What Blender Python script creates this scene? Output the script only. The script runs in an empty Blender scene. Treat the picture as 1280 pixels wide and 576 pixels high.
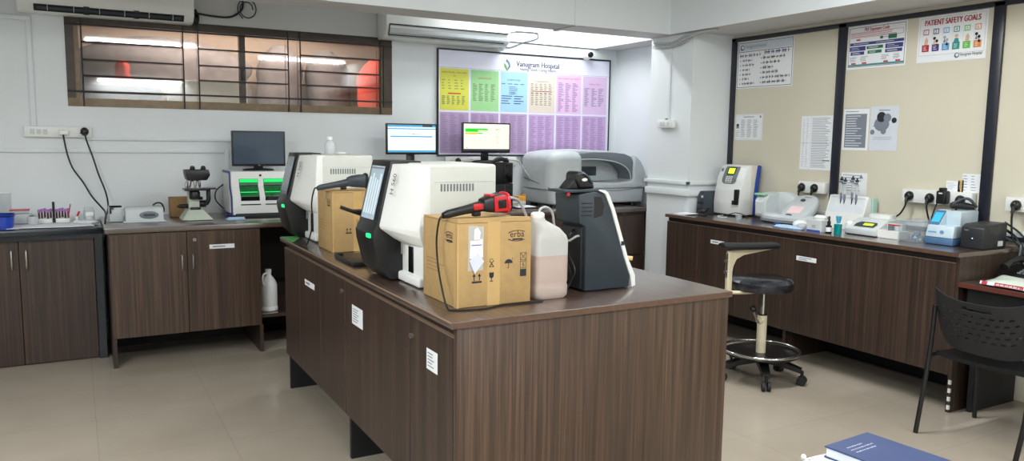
import bpy, bmesh, math, random
from mathutils import Vector, Matrix
random.seed(7)
S = bpy.context.scene
COL = S.collection
PI = math.pi

# ------------------------------------------------------------------ materials
def lin(c):
    c = c / 255.0
    return c / 12.92 if c <= 0.04045 else ((c + 0.055) / 1.055) ** 2.4
def rgb(r, g, b): return (lin(r), lin(g), lin(b), 1.0)
def new_mat(name):
    m = bpy.data.materials.new(name); m.use_nodes = True
    nt = m.node_tree
    return m, nt, nt.nodes, nt.links, nt.nodes['Principled BSDF']
def mat(name, c, rough=0.5, metal=0.0, noise=0.05, scale=18.0, bump=0.0, emit=0.0, coat=0.0, spec=0.5):
    m, nt, N, L, P = new_mat(name)
    tc = N.new('ShaderNodeTexCoord'); nz = N.new('ShaderNodeTexNoise')
    nz.inputs['Scale'].default_value = scale; nz.inputs['Detail'].default_value = 4
    L.new(tc.outputs['Object'], nz.inputs['Vector'])
    cr = N.new('ShaderNodeValToRGB')
    base = rgb(*c)
    cr.color_ramp.elements[0].position = 0.3; cr.color_ramp.elements[1].position = 0.7
    cr.color_ramp.elements[0].color = tuple(v * (1 - noise) for v in base[:3]) + (1,)
    cr.color_ramp.elements[1].color = tuple(min(1, v * (1 + noise)) for v in base[:3]) + (1,)
    L.new(nz.outputs['Fac'], cr.inputs['Fac']); L.new(cr.outputs['Color'], P.inputs['Base Color'])
    P.inputs['Roughness'].default_value = rough; P.inputs['Metallic'].default_value = metal
    P.inputs['Coat Weight'].default_value = coat
    P.inputs['Specular IOR Level'].default_value = spec
    if bump:
        bp = N.new('ShaderNodeBump'); bp.inputs['Strength'].default_value = bump; bp.inputs['Distance'].default_value = 0.002
        L.new(nz.outputs['Fac'], bp.inputs['Height']); L.new(bp.outputs['Normal'], P.inputs['Normal'])
    if emit:
        L.new(cr.outputs['Color'], P.inputs['Emission Color']); P.inputs['Emission Strength'].default_value = emit
    return m
def wood(name, dark, mid, light, axis='z', rough=0.35, coat=0.0):
    m, nt, N, L, P = new_mat(name)
    tc = N.new('ShaderNodeTexCoord'); mp = N.new('ShaderNodeMapping')
    a, b = 64.0, 0.8
    mp.inputs['Scale'].default_value = {'z': (a, a, b), 'x': (b, a, a), 'y': (a, b, a)}[axis]
    L.new(tc.outputs['Object'], mp.inputs['Vector'])
    n1 = N.new('ShaderNodeTexNoise'); n1.inputs['Scale'].default_value = 1.0; n1.inputs['Detail'].default_value = 3
    n1.inputs['Distortion'].default_value = 0.35
    n2 = N.new('ShaderNodeTexNoise'); n2.inputs['Scale'].default_value = 5.5; n2.inputs['Detail'].default_value = 5
    L.new(mp.outputs['Vector'], n1.inputs['Vector']); L.new(mp.outputs['Vector'], n2.inputs['Vector'])
    mx = N.new('ShaderNodeMix'); mx.data_type = 'FLOAT'; mx.inputs[0].default_value = 0.38
    L.new(n1.outputs['Fac'], mx.inputs[2]); L.new(n2.outputs['Fac'], mx.inputs[3])
    cr = N.new('ShaderNodeValToRGB'); e = cr.color_ramp.elements
    e[0].position = 0.32; e[0].color = rgb(*dark); e[1].position = 0.70; e[1].color = rgb(*light)
    k = cr.color_ramp.elements.new(0.5); k.color = rgb(*mid)
    L.new(mx.outputs[0], cr.inputs['Fac']); L.new(cr.outputs['Color'], P.inputs['Base Color'])
    P.inputs['Roughness'].default_value = rough
    P.inputs['Coat Weight'].default_value = coat; P.inputs['Coat Roughness'].default_value = .2; P.inputs['Coat IOR'].default_value = 1.95
    return m
def clear(name, tint, opacity=0.25, rough=0.1, translucent=False):
    """see-through plastic or glass: a transparent body under a surface that carries colour and gloss"""
    m, nt, N, L, P = new_mat(name)
    out = N['Material Output']
    nz = N.new('ShaderNodeTexNoise'); nz.inputs['Scale'].default_value = 9
    cr = N.new('ShaderNodeValToRGB'); b = rgb(*tint)
    cr.color_ramp.elements[0].color = tuple(v * .93 for v in b[:3]) + (1,); cr.color_ramp.elements[1].color = b
    L.new(nz.outputs['Fac'], cr.inputs['Fac']); L.new(cr.outputs['Color'], P.inputs['Base Color'])
    P.inputs['Roughness'].default_value = rough
    tr = N.new('ShaderNodeBsdfTransparent'); tr.inputs['Color'].default_value = tuple(.5 + .5 * v for v in b[:3]) + (1,)
    surf = P
    if translucent:
        tl = N.new('ShaderNodeBsdfTranslucent'); L.new(cr.outputs['Color'], tl.inputs['Color'])
        m2 = N.new('ShaderNodeMixShader'); m2.inputs[0].default_value = .45
        L.new(P.outputs[0], m2.inputs[1]); L.new(tl.outputs[0], m2.inputs[2]); surf = m2
    mx = N.new('ShaderNodeMixShader'); mx.inputs[0].default_value = opacity
    L.new(tr.outputs[0], mx.inputs[1]); L.new(surf.outputs[0], mx.inputs[2]); L.new(mx.outputs[0], out.inputs['Surface'])
    return m
def glass_pane(name):
    m, nt, N, L, P = new_mat(name); out = N['Material Output']
    tr = N.new('ShaderNodeBsdfTransparent'); tr.inputs['Color'].default_value = (.80, .76, .72, 1)
    nz = N.new('ShaderNodeTexNoise'); nz.inputs['Scale'].default_value = 3
    gl = N.new('ShaderNodeBsdfGlossy'); gl.inputs['Roughness'].default_value = .03
    fr = N.new('ShaderNodeFresnel'); fr.inputs['IOR'].default_value = 1.9
    bp = N.new('ShaderNodeBump'); bp.inputs['Strength'].default_value = .015; L.new(nz.outputs['Fac'], bp.inputs['Height'])
    L.new(bp.outputs['Normal'], gl.inputs['Normal'])
    mx = N.new('ShaderNodeMixShader'); L.new(fr.outputs[0], mx.inputs[0]); L.new(tr.outputs[0], mx.inputs[1]); L.new(gl.outputs[0], mx.inputs[2])
    L.new(mx.outputs[0], out.inputs['Surface'])
    return m
def floor_mat():
    m, nt, N, L, P = new_mat('floor_tile')
    tc = N.new('ShaderNodeTexCoord'); mp = N.new('ShaderNodeMapping'); mp.inputs['Location'].default_value = (0.56, 0.12, 0)
    L.new(tc.outputs['Object'], mp.inputs['Vector'])
    br = N.new('ShaderNodeTexBrick'); br.offset = 0.0
    br.inputs['Scale'].default_value = 1.0; br.inputs['Brick Width'].default_value = 0.6; br.inputs['Row Height'].default_value = 0.6
    br.inputs['Mortar Size'].default_value = 0.0018; br.inputs['Mortar Smooth'].default_value = 0.3
    br.inputs['Color1'].default_value = rgb(178, 167, 152); br.inputs['Color2'].default_value = rgb(175, 164, 149); br.inputs['Mortar'].default_value = rgb(160, 149, 134)
    L.new(mp.outputs['Vector'], br.inputs['Vector'])
    nz = N.new('ShaderNodeTexNoise'); nz.inputs['Scale'].default_value = 2.2; nz.inputs['Detail'].default_value = 5
    L.new(tc.outputs['Object'], nz.inputs['Vector'])
    mx = N.new('ShaderNodeMix'); mx.data_type = 'RGBA'; mx.blend_type = 'MULTIPLY'; mx.inputs[0].default_value = .35
    cr = N.new('ShaderNodeValToRGB'); cr.color_ramp.elements[0].color = (.72, .70, .64, 1); cr.color_ramp.elements[1].color = (1, 1, 1, 1)
    cr.color_ramp.elements[0].position = .3; cr.color_ramp.elements[1].position = .65
    L.new(nz.outputs['Fac'], cr.inputs['Fac'])
    L.new(br.outputs['Color'], mx.inputs[6]); L.new(cr.outputs['Color'], mx.inputs[7]); L.new(mx.outputs[2], P.inputs['Base Color'])
    P.inputs['Roughness'].default_value = 0.16
    P.inputs['Specular IOR Level'].default_value = 0.4
    return m

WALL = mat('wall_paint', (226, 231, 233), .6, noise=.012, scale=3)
WALLGREY = mat('shaded_wall_paint', (196, 196, 194), .6, noise=.015, scale=4)  # wall paint darkened above the window, shade put into the colour
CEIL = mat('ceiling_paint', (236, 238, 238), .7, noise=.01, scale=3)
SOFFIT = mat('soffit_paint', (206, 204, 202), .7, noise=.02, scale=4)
CREAM = mat('cream_board', (214, 208, 188), .5, noise=.02, scale=2.5)
NAVYBLK = mat('dark_batten', (34, 36, 48), .35, noise=.08)
FLOOR = floor_mat()
WZ = wood('walnut_vertical', (48, 36, 29), (72, 55, 44), (106, 83, 66), 'z')
WZ2 = wood('walnut_vertical_dark', (41, 31, 26), (59, 45, 38), (84, 65, 54), 'z', .4)  # darker copy of the walnut; side-face shade put into the colour
WX = wood('walnut_top_x', (54, 39, 33), (70, 52, 44), (92, 70, 58), 'x', .34, 1.0)
WY = wood('walnut_top_y', (54, 39, 33), (70, 52, 44), (92, 70, 58), 'y', .34, 1.0)
WEDGE = mat('walnut_edge', (92, 68, 54), .4, noise=.15, scale=40)
EDGEL = mat('pale_edge_line', (150, 126, 106), .4)
GROOVE = mat('dark_groove', (30, 24, 22), .7)  # also colours the added shade panel under the wall counter
GRANITE = mat('black_granite', (30, 36, 44), .18, noise=.25, scale=120)
SATIN = mat('satin_steel', (176, 172, 168), .32, .9)
CHROME = mat('chrome', (205, 205, 205), .12, 1.0)
BLACK = mat('black_plastic', (17, 18, 20), .38, noise=.1)
BLACKG = mat('black_gloss', (14, 15, 18), .12, noise=.05)
BLACKM = mat('black_matt', (26, 27, 30), .6, noise=.1)
SLATE = mat('slate_plastic', (42, 52, 60), .45, noise=.05)
DGREY = mat('dark_grey_plastic', (58, 66, 74), .4, noise=.06)
MGREY = mat('mid_grey_plastic', (112, 120, 126), .4, noise=.04)
LGREY = mat('light_grey_plastic', (194, 200, 202), .4, noise=.03)
PGREY = mat('pale_grey_plastic', (206, 212, 212), .38, noise=.02)
WHITE = mat('white_plastic', (234, 235, 232), .35, noise=.012)
OFFW = mat('offwhite_plastic', (208, 211, 203), .4, noise=.015)
PAPER = mat('white_paper', (238, 240, 243), .7, noise=.015)
PAPERG = mat('greyish_paper', (214, 219, 228), .7, noise=.03)
INK = mat('black_ink', (38, 38, 46), .7)
INKG = mat('grey_ink', (126, 132, 144), .7)
INKL = mat('pale_ink', (176, 182, 192), .7)
INKR = mat('red_ink', (186, 44, 62), .6)
INKB = mat('blue_ink', (62, 78, 132), .6)
CARD = mat('cardboard', (180, 148, 98), .75, noise=.06, scale=30, bump=.15)
CARDD = mat('dark_cardboard', (150, 116, 72), .8, noise=.08, scale=30)  # darker card tone for faint print and a carton line
CARDO = mat('old_cardboard', (158, 122, 84), .8, noise=.1, scale=30)
TAPE = mat('packing_tape', (200, 165, 109), .2, noise=.03)
BLUE = mat('blue_plastic', (28, 66, 178), .35)
NAVY = mat('navy_edge', (48, 58, 128), .4)
BLUEP = mat('royal_blue_panel', (34, 70, 158), .4)
RED = mat('red_plastic', (196, 28, 40), .3)
REDGL = mat('red_cloth', (232, 92, 80), .8, emit=.0)
GREENS = mat('green_sheet', (104, 182, 108), .5, noise=.06)
LCD = mat('green_lcd', (206, 246, 30), .4, noise=.03, emit=1.1)
LED = mat('green_led', (20, 220, 120), .3, emit=1.2)
LEDB = mat('blue_led', (150, 210, 255), .3, emit=3.0)
GREENL = mat('green_light_strip', (10, 200, 90), .4, emit=1.1)
GREEND = mat('green_lit_interior', (6, 92, 44), .3, noise=.3, scale=40, emit=.2)
SCRW = mat('white_screen', (236, 244, 248), .25, noise=.01, emit=.5)
SCRB = mat('blue_screen_bar', (70, 150, 190), .25, emit=.7)
SCRC = mat('cream_screen', (244, 242, 226), .25, noise=.01, emit=.5)
SCRG = mat('green_screen_bar', (20, 200, 30), .25, emit=.8)
SCRO = mat('orange_screen_bar', (255, 176, 50), .25, emit=.8)
SCRGREY = mat('grey_screen_text', (150, 160, 165), .25, emit=.5)
SCRBAR = mat('dark_screen_bar', (60, 66, 74), .25, emit=.2)
SCROFF = mat('dark_screen', (70, 84, 100), .12, noise=.02)
SCRA = mat('analyser_screen', (160, 178, 190), .12, noise=.08, scale=14, emit=.3)
SCRA2 = mat('analyser_screen_pale', (204, 218, 226), .12, emit=.3)
SCRT = mat('turquoise_screen', (60, 164, 206), .2, noise=.06, emit=.5)
SCOPE = mat('microscope_enamel', (196, 206, 190), .35)
CREAMP = mat('cream_paint_metal', (222, 212, 184), .4)
VINYL = mat('black_vinyl_wrapped', (40, 41, 47), .14, noise=.3, scale=60, bump=.6)
BRONZE = mat('bronze_frame', (62, 54, 48), .35, .5, noise=.12)
BRONZEL = mat('bronze_frame_light', (98, 84, 66), .3, .6, noise=.15)
GLASS = glass_pane('window_glass')
CLEAR = clear('clear_plastic', (226, 232, 236), .22, .08)
CLEARM = clear('milky_clear_plastic', (232, 236, 238), .55, .2)
HDPE = clear('translucent_jerrycan', (240, 240, 238), .8, .35, True)
PINKLIQ = mat('pinkish_liquid', (222, 198, 186), .3, noise=.02)
HDPEP = clear('pinkish_filled_plastic', (230, 219, 212), .72, .35, True)
BAGW = clear('white_bag_film', (240, 240, 240), .8, .25, True)
PURPLE = mat('purple_cap', (172, 112, 188), .4)
BLOODT = mat('dark_blood', (70, 14, 22), .3)
TEAL = clear('teal_plastic', (0, 150, 150), .75, .15)
PALEB = mat('pale_blue_cloth', (176, 204, 232), .8, noise=.05)
PINKS = mat('pink_sticker', (246, 214, 214), .5)
TAN = mat('tan_card', (214, 184, 124), .7)
ORANGE = mat('orange_rack', (222, 160, 60), .5)
BLUEBOOK = mat('blue_book_cloth', (46, 62, 104), .45, noise=.05)
BLUESOFT = mat('soft_blue_plastic', (120, 166, 204), .35)
ICEB = mat('ice_blue_plastic', (196, 214, 224), .35)
STEELB = mat('steel_blue_plastic', (78, 112, 150), .4)
TUBE = mat('lamp_tube', (255, 255, 255), .3, noise=0.0, emit=14.0)
SACK = mat('grey_sack', (122, 118, 122), .85, noise=.22, scale=14, bump=.4)
OUTW = mat('outside_wall', (190, 174, 162), .8, noise=.08, scale=4)
MINT = mat('pale_mint_board', (222, 232, 230), .6)
CABLEG = mat('grey_cable', (176, 178, 178), .5)

# ------------------------------------------------------------------ mesh builder
_txt = {}
def text_geo(s, shear=0.0):
    k = (s, shear)
    if k in _txt: return _txt[k]
    cu = bpy.data.curves.new('t', 'FONT'); cu.body = s; cu.size = 1.0; cu.shear = shear; cu.resolution_u = 3
    o = bpy.data.objects.new('t', cu); COL.objects.link(o)
    dg = bpy.context.evaluated_depsgraph_get(); dg.update()
    me = o.evaluated_get(dg).to_mesh()
    vs = [tuple(v.co) for v in me.vertices]; fs = [tuple(p.vertices) for p in me.polygons]
    o.evaluated_get(dg).to_mesh_clear()
    bpy.data.objects.remove(o); bpy.data.curves.remove(cu)
    _txt[k] = (vs, fs)
    return _txt[k]
class MB:
    def __init__(s): s.v = []; s.f = []; s.m = []; s.sm = []; s.mats = []; s.M = None
    def mi(s, m):
        if m not in s.mats: s.mats.append(m)
        return s.mats.index(m)
    def add(s, vs, fs, m, smooth=False):
        n = len(s.v)
        for p in vs:
            p = Vector(p)
            s.v.append(s.M @ p if s.M else p)
        i = s.mi(m)
        for f in fs:
            s.f.append([n + k for k in f]); s.m.append(i); s.sm.append(smooth)
        return s
    def addbm(s, bm, m, smooth=False):
        bm.verts.index_update(); bm.normal_update()
        s.add([v.co.copy() for v in bm.verts], [[v.index for v in f.verts] for f in bm.faces], m, smooth); bm.free(); return s
    def box(s, x0, x1, y0, y1, z0, z1, m, r=0.0, seg=2):
        bm = bmesh.new()
        vs = [bm.verts.new(p) for p in ((x0,y0,z0),(x1,y0,z0),(x1,y1,z0),(x0,y1,z0),(x0,y0,z1),(x1,y0,z1),(x1,y1,z1),(x0,y1,z1))]
        for f in ((0,3,2,1),(4,5,6,7),(0,1,5,4),(1,2,6,5),(2,3,7,6),(3,0,4,7)): bm.faces.new([vs[i] for i in f])
        if r: bmesh.ops.bevel(bm, geom=bm.edges[:], offset=r, segments=seg, affect='EDGES', profile=.5)
        return s.addbm(bm, m, bool(r) and seg > 1)
    def prism(s, pts, plane, a, b, m, r=0.0, seg=2, pts2=None):
        """polygon in 'xz' (swept along y), 'yz' (along x) or 'xy' (along z); pts2 = the far section"""
        q = pts2 or pts
        def P(p, t): return {'xz': (p[0], t, p[1]), 'yz': (t, p[0], p[1]), 'xy': (p[0], p[1], t)}[plane]
        bm = bmesh.new(); n = len(pts)
        A = [bm.verts.new(P(p, a)) for p in pts]; B = [bm.verts.new(P(p, b)) for p in q]
        bm.faces.new(A); bm.faces.new(B[::-1])
        for i in range(n): bm.faces.new((A[i], B[i], B[(i+1) % n], A[(i+1) % n]))
        bmesh.ops.recalc_face_normals(bm, faces=bm.faces[:])
        if r: bmesh.ops.bevel(bm, geom=bm.edges[:], offset=r, segments=seg, affect='EDGES', profile=.5)
        return s.addbm(bm, m, bool(r))
    def rings(s, rs, m, cap=True, smooth=True, closed=False):
        n = len(rs[0]); vs = [p for r in rs for p in r]; fs = []
        K = len(rs)
        for k in range(K - (0 if closed else 1)):
            for i in range(n):
                j = (i + 1) % n; k2 = (k + 1) % K
                fs.append((k*n+i, k*n+j, k2*n+j, k2*n+i))
        if cap and not closed:
            fs.append(tuple(range(n))[::-1]); fs.append(tuple(range((K-1)*n, K*n)))
        return s.add(vs, fs, m, smooth)
    def lathe(s, prof, c, m, n=24, axis=(0,0,1), cap=True):
        ax = Vector(axis).normalized(); q = ax.to_track_quat('Z', 'Y'); c = Vector(c)
        rs = [[c + q @ Vector((r*math.cos(2*PI*i/n), r*math.sin(2*PI*i/n), z)) for i in range(n)] for r, z in prof]
        return s.rings(rs, m, cap)
    def cyl(s, p0, p1, r, m, n=16, r1=None):
        p0 = Vector(p0); p1 = Vector(p1); h = (p1 - p0).length
        return s.lathe([(r, 0), (r if r1 is None else r1, h)], p0, m, n, p1 - p0)
    def tube(s, pts, r, m, n=8, sub=6, closed=False, rad=None):
        P = [Vector(p) for p in pts]; K = len(P)
        out = []; R = []
        segs = K if closed else K - 1
        for k in range(segs):
            if closed: a, b, c, d = P[(k-1) % K], P[k], P[(k+1) % K], P[(k+2) % K]
            else: a, b, c, d = P[max(k-1, 0)], P[k], P[k+1], P[min(k+2, K-1)]
            st = sub if K > 2 else 1
            for t in range(st):
                u = t / st
                out.append(.5*((2*b) + (c-a)*u + (2*a-5*b+4*c-d)*u*u + (3*b-a-3*c+d)*u**3))
                if rad: R.append(rad[k]*(1-u) + rad[(k+1) % K]*u)
        if not closed:
            out.append(P[-1]); R.append(rad[-1] if rad else r)
        if not rad: R = [r]*len(out)
        rs = []; prev = None; N = len(out)
        for i, p in enumerate(out):
            t = (out[(i+1) % N] - out[i-1]) if closed else (out[min(i+1, N-1)] - out[max(i-1, 0)])
            if t.length < 1e-9: t = Vector((0,0,1))
            t.normalize()
            if prev is None:
                prev = t.orthogonal().normalized()
            u = (prev - t*prev.dot(t)); u = u.normalized() if u.length > 1e-6 else t.orthogonal().normalized()
            prev = u; w = t.cross(u)
            rs.append([p + (u*math.cos(2*PI*j/n) + w*math.sin(2*PI*j/n))*R[i] for j in range(n)])
        return s.rings(rs, m, cap=True, closed=closed)
    def sphere(s, c, r, m, nu=18, nv=10):
        if not isinstance(r, (tuple, list)): r = (r, r, r)
        rs = []
        for k in range(nv + 1):
            th = PI*(k/nv) ; th = min(max(th, .02), PI-.02)
            rs.append([(c[0]+r[0]*math.sin(th)*math.cos(2*PI*i/nu), c[1]+r[1]*math.sin(th)*math.sin(2*PI*i/nu), c[2]-r[2]*math.cos(th)) for i in range(nu)])
        return s.rings(rs, m)
    def quad(s, a, b, c, d, m): return s.add([a, b, c, d], [(0,1,2,3)], m)
    def text(s, string, o, xd, yd, size, m, align='l', shear=0.0, width=None):
        vs, fs = text_geo(string, shear)
        if not vs: return s
        xs = [v[0] for v in vs]; x0, x1 = min(xs), max(xs); k = size; kx = size
        if width: kx = width/(x1-x0)
        off = {'l': -x0, 'c': -(x0+x1)/2, 'r': -x1}[align]
        o = Vector(o); xd = Vector(xd); yd = Vector(yd)
        return s.add([o + xd*((v[0]+off)*kx) + yd*(v[1]*k) for v in vs], fs, m)
    def build(s, name, parent=None, loc=None):
        o0 = Vector((0,0,0))
        if parent is not None:
            p = parent
            while p is not None: o0 += p.location; p = p.parent
        elif loc is not None: o0 = Vector(loc)
        else:
            xs = [v.x for v in s.v]; ys = [v.y for v in s.v]; zs = [v.z for v in s.v]
            o0 = Vector(((min(xs)+max(xs))/2, (min(ys)+max(ys))/2, min(zs)))
        me = bpy.data.meshes.new(name)
        me.from_pydata([v - o0 for v in s.v], [], s.f)
        for m in s.mats: me.materials.append(m)
        me.polygons.foreach_set('material_index', s.m); me.polygons.foreach_set('use_smooth', s.sm)
        me.update()
        if any(s.sm): me.set_sharp_from_angle(angle=math.radians(40))
        o = bpy.data.objects.new(name, me); COL.objects.link(o)
        if parent is not None: o.parent = parent
        else: o.location = o0
        return o
class Sheet:
    """flat printed matter on a surface: u to the right, v up, from an origin at the lower left corner"""
    def __init__(s, mb, o, xd, yd, n, step=.0007):
        s.mb = mb; s.o = Vector(o); s.x = Vector(xd).normalized(); s.y = Vector(yd).normalized(); s.n = Vector(n).normalized(); s.st = step
    def p(s, u, v, l=1): return s.o + s.x*u + s.y*v + s.n*(s.st*l)
    def rect(s, u0, v0, u1, v1, m, l=1):
        s.mb.quad(s.p(u0,v0,l), s.p(u1,v0,l), s.p(u1,v1,l), s.p(u0,v1,l), m)
    def poly(s, pts, m, l=1): s.mb.add([s.p(u, v, l) for u, v in pts], [tuple(range(len(pts)))], m)
    def disc(s, u, v, r, m, l=1, n=20, a0=0, a1=2*PI, ry=None):
        ry = ry or r
        s.poly([(u+r*math.cos(a0+(a1-a0)*i/n), v+ry*math.sin(a0+(a1-a0)*i/n)) for i in range(n if a1-a0 > 6.2 else n+1)], m, l)
    def frame(s, u0, v0, u1, v1, w, m, l=1):
        s.rect(u0,v0,u1,v0+w,m,l); s.rect(u0,v1-w,u1,v1,m,l); s.rect(u0,v0+w,u0+w,v1-w,m,l); s.rect(u1-w,v0+w,u1,v1-w,m,l)
    def text(s, t, u, v, size, m, align='l', l=1, shear=0.0, width=None, bold=0):
        for k in ((-1, 0, 1) if bold else (0,)): s.mb.text(t, s.p(u+k*bold, v, l+abs(k)*.1), s.x, s.y, size, m, align, shear, width)
    def lines(s, u0, v0, u1, v1, n, m, h=None, l=1, lo=.5, cols=1, gap=.1):
        dv = (v1-v0)/n; h = h or dv*.42; cw = (u1-u0)/cols
        for i in range(n):
            v = v1 - dv*(i+.5)
            for c in range(cols):
                a = u0 + c*cw; w = cw*(1-gap)*random.uniform(lo, 1)
                s.rect(a, v-h/2, a+w, v+h/2, m, l)
    def script(s, u0, v, u1, h, m, l=1):
        """a line of hand-set looking words too small to read: short joined strokes"""
        u = u0
        while u < u1:
            w = random.uniform(.6, 1.6)*h
            s.rect(u, v+h*.30, min(u+w, u1), v+h*.48, m, l)
            k = u
            while k < min(u+w, u1) - h*.2:
                s.rect(k, v, k+h*.13, v+h*random.uniform(.6, .95), m, l); k += h*random.uniform(.22, .4)
            u += w + h*.35

def thing(name, label, cat, loc=(0,0,0), group=None):
    o = bpy.data.objects.new(name, None); o.empty_display_size = .05; COL.objects.link(o); o.location = loc
    o['label'] = label; o['category'] = cat
    if group: o['group'] = group
    return o
def tag(o, label, cat, group=None, kind=None):
    if label: o['label'] = label
    if cat: o['category'] = cat
    if group: o['group'] = group
    if kind: o['kind'] = kind
    return o
def struct(o): o['kind'] = 'structure'; return o
def dup(root, delta, label=None, group=None, rz=None):
    r = root.copy(); COL.objects.link(r); r.location = root.location + Vector(delta)
    if rz is not None: r.rotation_euler = (0, 0, rz)
    if label: r['label'] = label
    if group: r['group'] = group
    for ch in list(root.children):
        c = ch.copy(); COL.objects.link(c); c.parent = r
        for g in list(ch.children):
            d = g.copy(); COL.objects.link(d); d.parent = c
    return r
# ------------------------------------------------------------------ camera
H = 1.55
cam = bpy.data.cameras.new('camera'); co = bpy.data.objects.new('camera', cam); COL.objects.link(co)
yaw, pitch, roll = math.radians(29.206), math.radians(-6.652), math.radians(.7346)
fwd = Vector((math.sin(yaw)*math.cos(pitch), math.cos(yaw)*math.cos(pitch), math.sin(pitch)))
rt = Vector((math.cos(yaw), -math.sin(yaw), 0)); up = rt.cross(fwd)
r2 = math.cos(roll)*rt + math.sin(roll)*up; u2 = -math.sin(roll)*rt + math.cos(roll)*up
co.matrix_world = Matrix(((r2.x, u2.x, -fwd.x, 0), (r2.y, u2.y, -fwd.y, 0), (r2.z, u2.z, -fwd.z, H), (0,0,0,1)))
cam.sensor_width = 36.0; cam.lens = 978.2/1280*36; cam.clip_start = .05
S.camera = co
S.view_settings.view_transform = 'Standard'; S.view_settings.look = 'None'; S.view_settings.exposure = 0.0

# ------------------------------------------------------------------ room
YB, XR, XA = 6.55, 4.98, 4.85
WX0, WX1, WZ0, WZ1 = -.02, 2.445, 1.747, 2.40
b = MB(); b.box(-2.7, 5.1, -3.7, 6.7, -.1, 0, FLOOR); struct(b.build('floor', loc=(0,0,0)))
b = MB(); b.box(-2.7, 5.1, -3.7, 6.7, 3.0, 3.1, CEIL); struct(b.build('ceiling'))
b = MB()
for a in ((-2.6, WX0, 0, 3.0), (WX1, 4.98, 0, 3.0), (WX0, WX1, 0, WZ0)): b.box(a[0], a[1], YB, YB+.12, a[2], a[3], WALL)
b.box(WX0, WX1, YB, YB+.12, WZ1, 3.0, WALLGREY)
struct(b.build('wall_back'))
b = MB(); b.box(XR, XR+.1, -3.6, 5.6, 0, 3.0, CREAM); struct(b.build('wall_right'))
b = MB(); b.box(XA, XR+.1, 5.6, YB, 0, 3.0, WALL); struct(b.build('wall_alcove'))
b = MB(); b.box(-2.7, -2.6, -3.6, YB+.12, 0, 3.0, WALL); struct(b.build('wall_left'))
b = MB(); b.box(-2.7, 5.08, -3.7, -3.6, 0, 3.0, WALL); struct(b.build('wall_front'))
b = MB(); b.box(4.53, XR, 5.06, 5.6, 0, 2.45, WALL); struct(b.build('wall_pillar'))
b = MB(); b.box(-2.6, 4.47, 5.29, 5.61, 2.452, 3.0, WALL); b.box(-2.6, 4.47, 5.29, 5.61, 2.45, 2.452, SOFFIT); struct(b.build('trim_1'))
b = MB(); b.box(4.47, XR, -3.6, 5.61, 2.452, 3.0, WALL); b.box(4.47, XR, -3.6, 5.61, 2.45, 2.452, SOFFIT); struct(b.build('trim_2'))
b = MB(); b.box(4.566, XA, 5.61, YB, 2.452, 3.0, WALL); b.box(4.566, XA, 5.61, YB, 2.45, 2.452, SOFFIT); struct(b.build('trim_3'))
# strip where two lengths of the beam meet
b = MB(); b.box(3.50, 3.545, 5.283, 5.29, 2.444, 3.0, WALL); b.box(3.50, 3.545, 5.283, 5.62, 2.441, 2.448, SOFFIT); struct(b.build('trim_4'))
# cable trunking: on the back wall, the pillar and the right wall
n = 5
def trim(x0, x1, y0, y1, z0, z1, m=WALL, r=.003):
    global n
    q = MB(); q.box(x0, x1, y0, y1, z0, z1, m, r); struct(q.build('trim_%d' % n)); n += 1
trim(-2.6, 1.04, YB-.018, YB, 1.413, 1.44)
trim(.07, 1.12, YB-.018, YB, 1.503, 1.53)
trim(-.255, -.222, YB-.018, YB, 1.60, 2.33)
trim(-2.6, -.222, YB-.018, YB, 2.33, 2.362)
trim(1.04, 1.075, YB-.018, YB, .95, 1.44)
trim(2.366, 2.45, YB-.03, YB, 2.40, 3.0, WALL)
trim(4.505, 4.53, 5.035, 5.62, 1.185, 1.215)
trim(4.505, XR, 5.035, 5.06, 1.185, 1.215)
trim(4.50, 4.53, 5.03, 5.60, 1.09, 1.145)
trim(4.53, XR, 5.035, 5.06, 1.09, 1.13)
trim(XA-.02, XA, 5.62, YB, 1.185, 1.215); trim(XA-.02, XA, 5.62, YB, 1.10, 1.14)
trim(XR-.018, XR, -1.0, 4.75, 1.0, 1.035); trim(XR-.022, XR, -1.0, 4.75, .972, .999, NAVYBLK)
trim(4.517, 4.53, 5.325, 5.345, 1.74, 2.40)
# battens of the board wall
for y0, y1 in ((5.01, 5.06), (3.915, 3.985), (2.795, 2.862), (1.6, 1.67), (.4, .47)): trim(XR-.02, XR, y0, y1, 1.035 if y0 < 4.5 else .95, 2.42, NAVYBLK)
trim(XR-.02, XR, -3.6, 5.06, 2.392, 2.425, NAVYBLK)

# window with grille; things stored behind it
w = struct(bpy.data.objects.new('window_1', None)); COL.objects.link(w); w.location = ((WX0+WX1)/2, YB, WZ0)
b = MB(); y0, y1 = YB-.005, YB+.06
b.box(WX0, WX1, y0, y1, WZ1-.06, WZ1, BRONZE); b.box(WX0, WX1, y0, y1, WZ0, WZ0+.06, BRONZEL)
b.box(WX0, WX0+.055, y0, y1, WZ0+.06, WZ1-.06, BRONZE); b.box(WX1-.075, WX1, y0, y1, WZ0+.06, WZ1-.06, BRONZE)
b.box(WX0+.055, WX0+.085, y0+.02, y1, WZ0+.06, WZ1-.06, BRONZEL)
b.box(WX1-.1, WX1-.075, y0+.02, y1, WZ0+.06, WZ1-.06, BRONZEL)
b.box(1.178, 1.222, y0+.01, y1, WZ0+.06, WZ1-.06, BRONZE)
b.build('window_frame', w)
b = MB(); b.box(1.19, 1.21, y0-.008, y0+.012, 1.99, 2.07, BLACK, .004); b.build('window_catch', w)
for xa, xb in ((WX0+.085, 1.178), (1.222, WX1-.1)):
    b = MB(); b.box(xa, xb, YB+.035, YB+.039, WZ0+.06, WZ1-.06, GLASS); b.build('glass_pane', w)
b = MB(); yg = YB-.006
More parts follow.
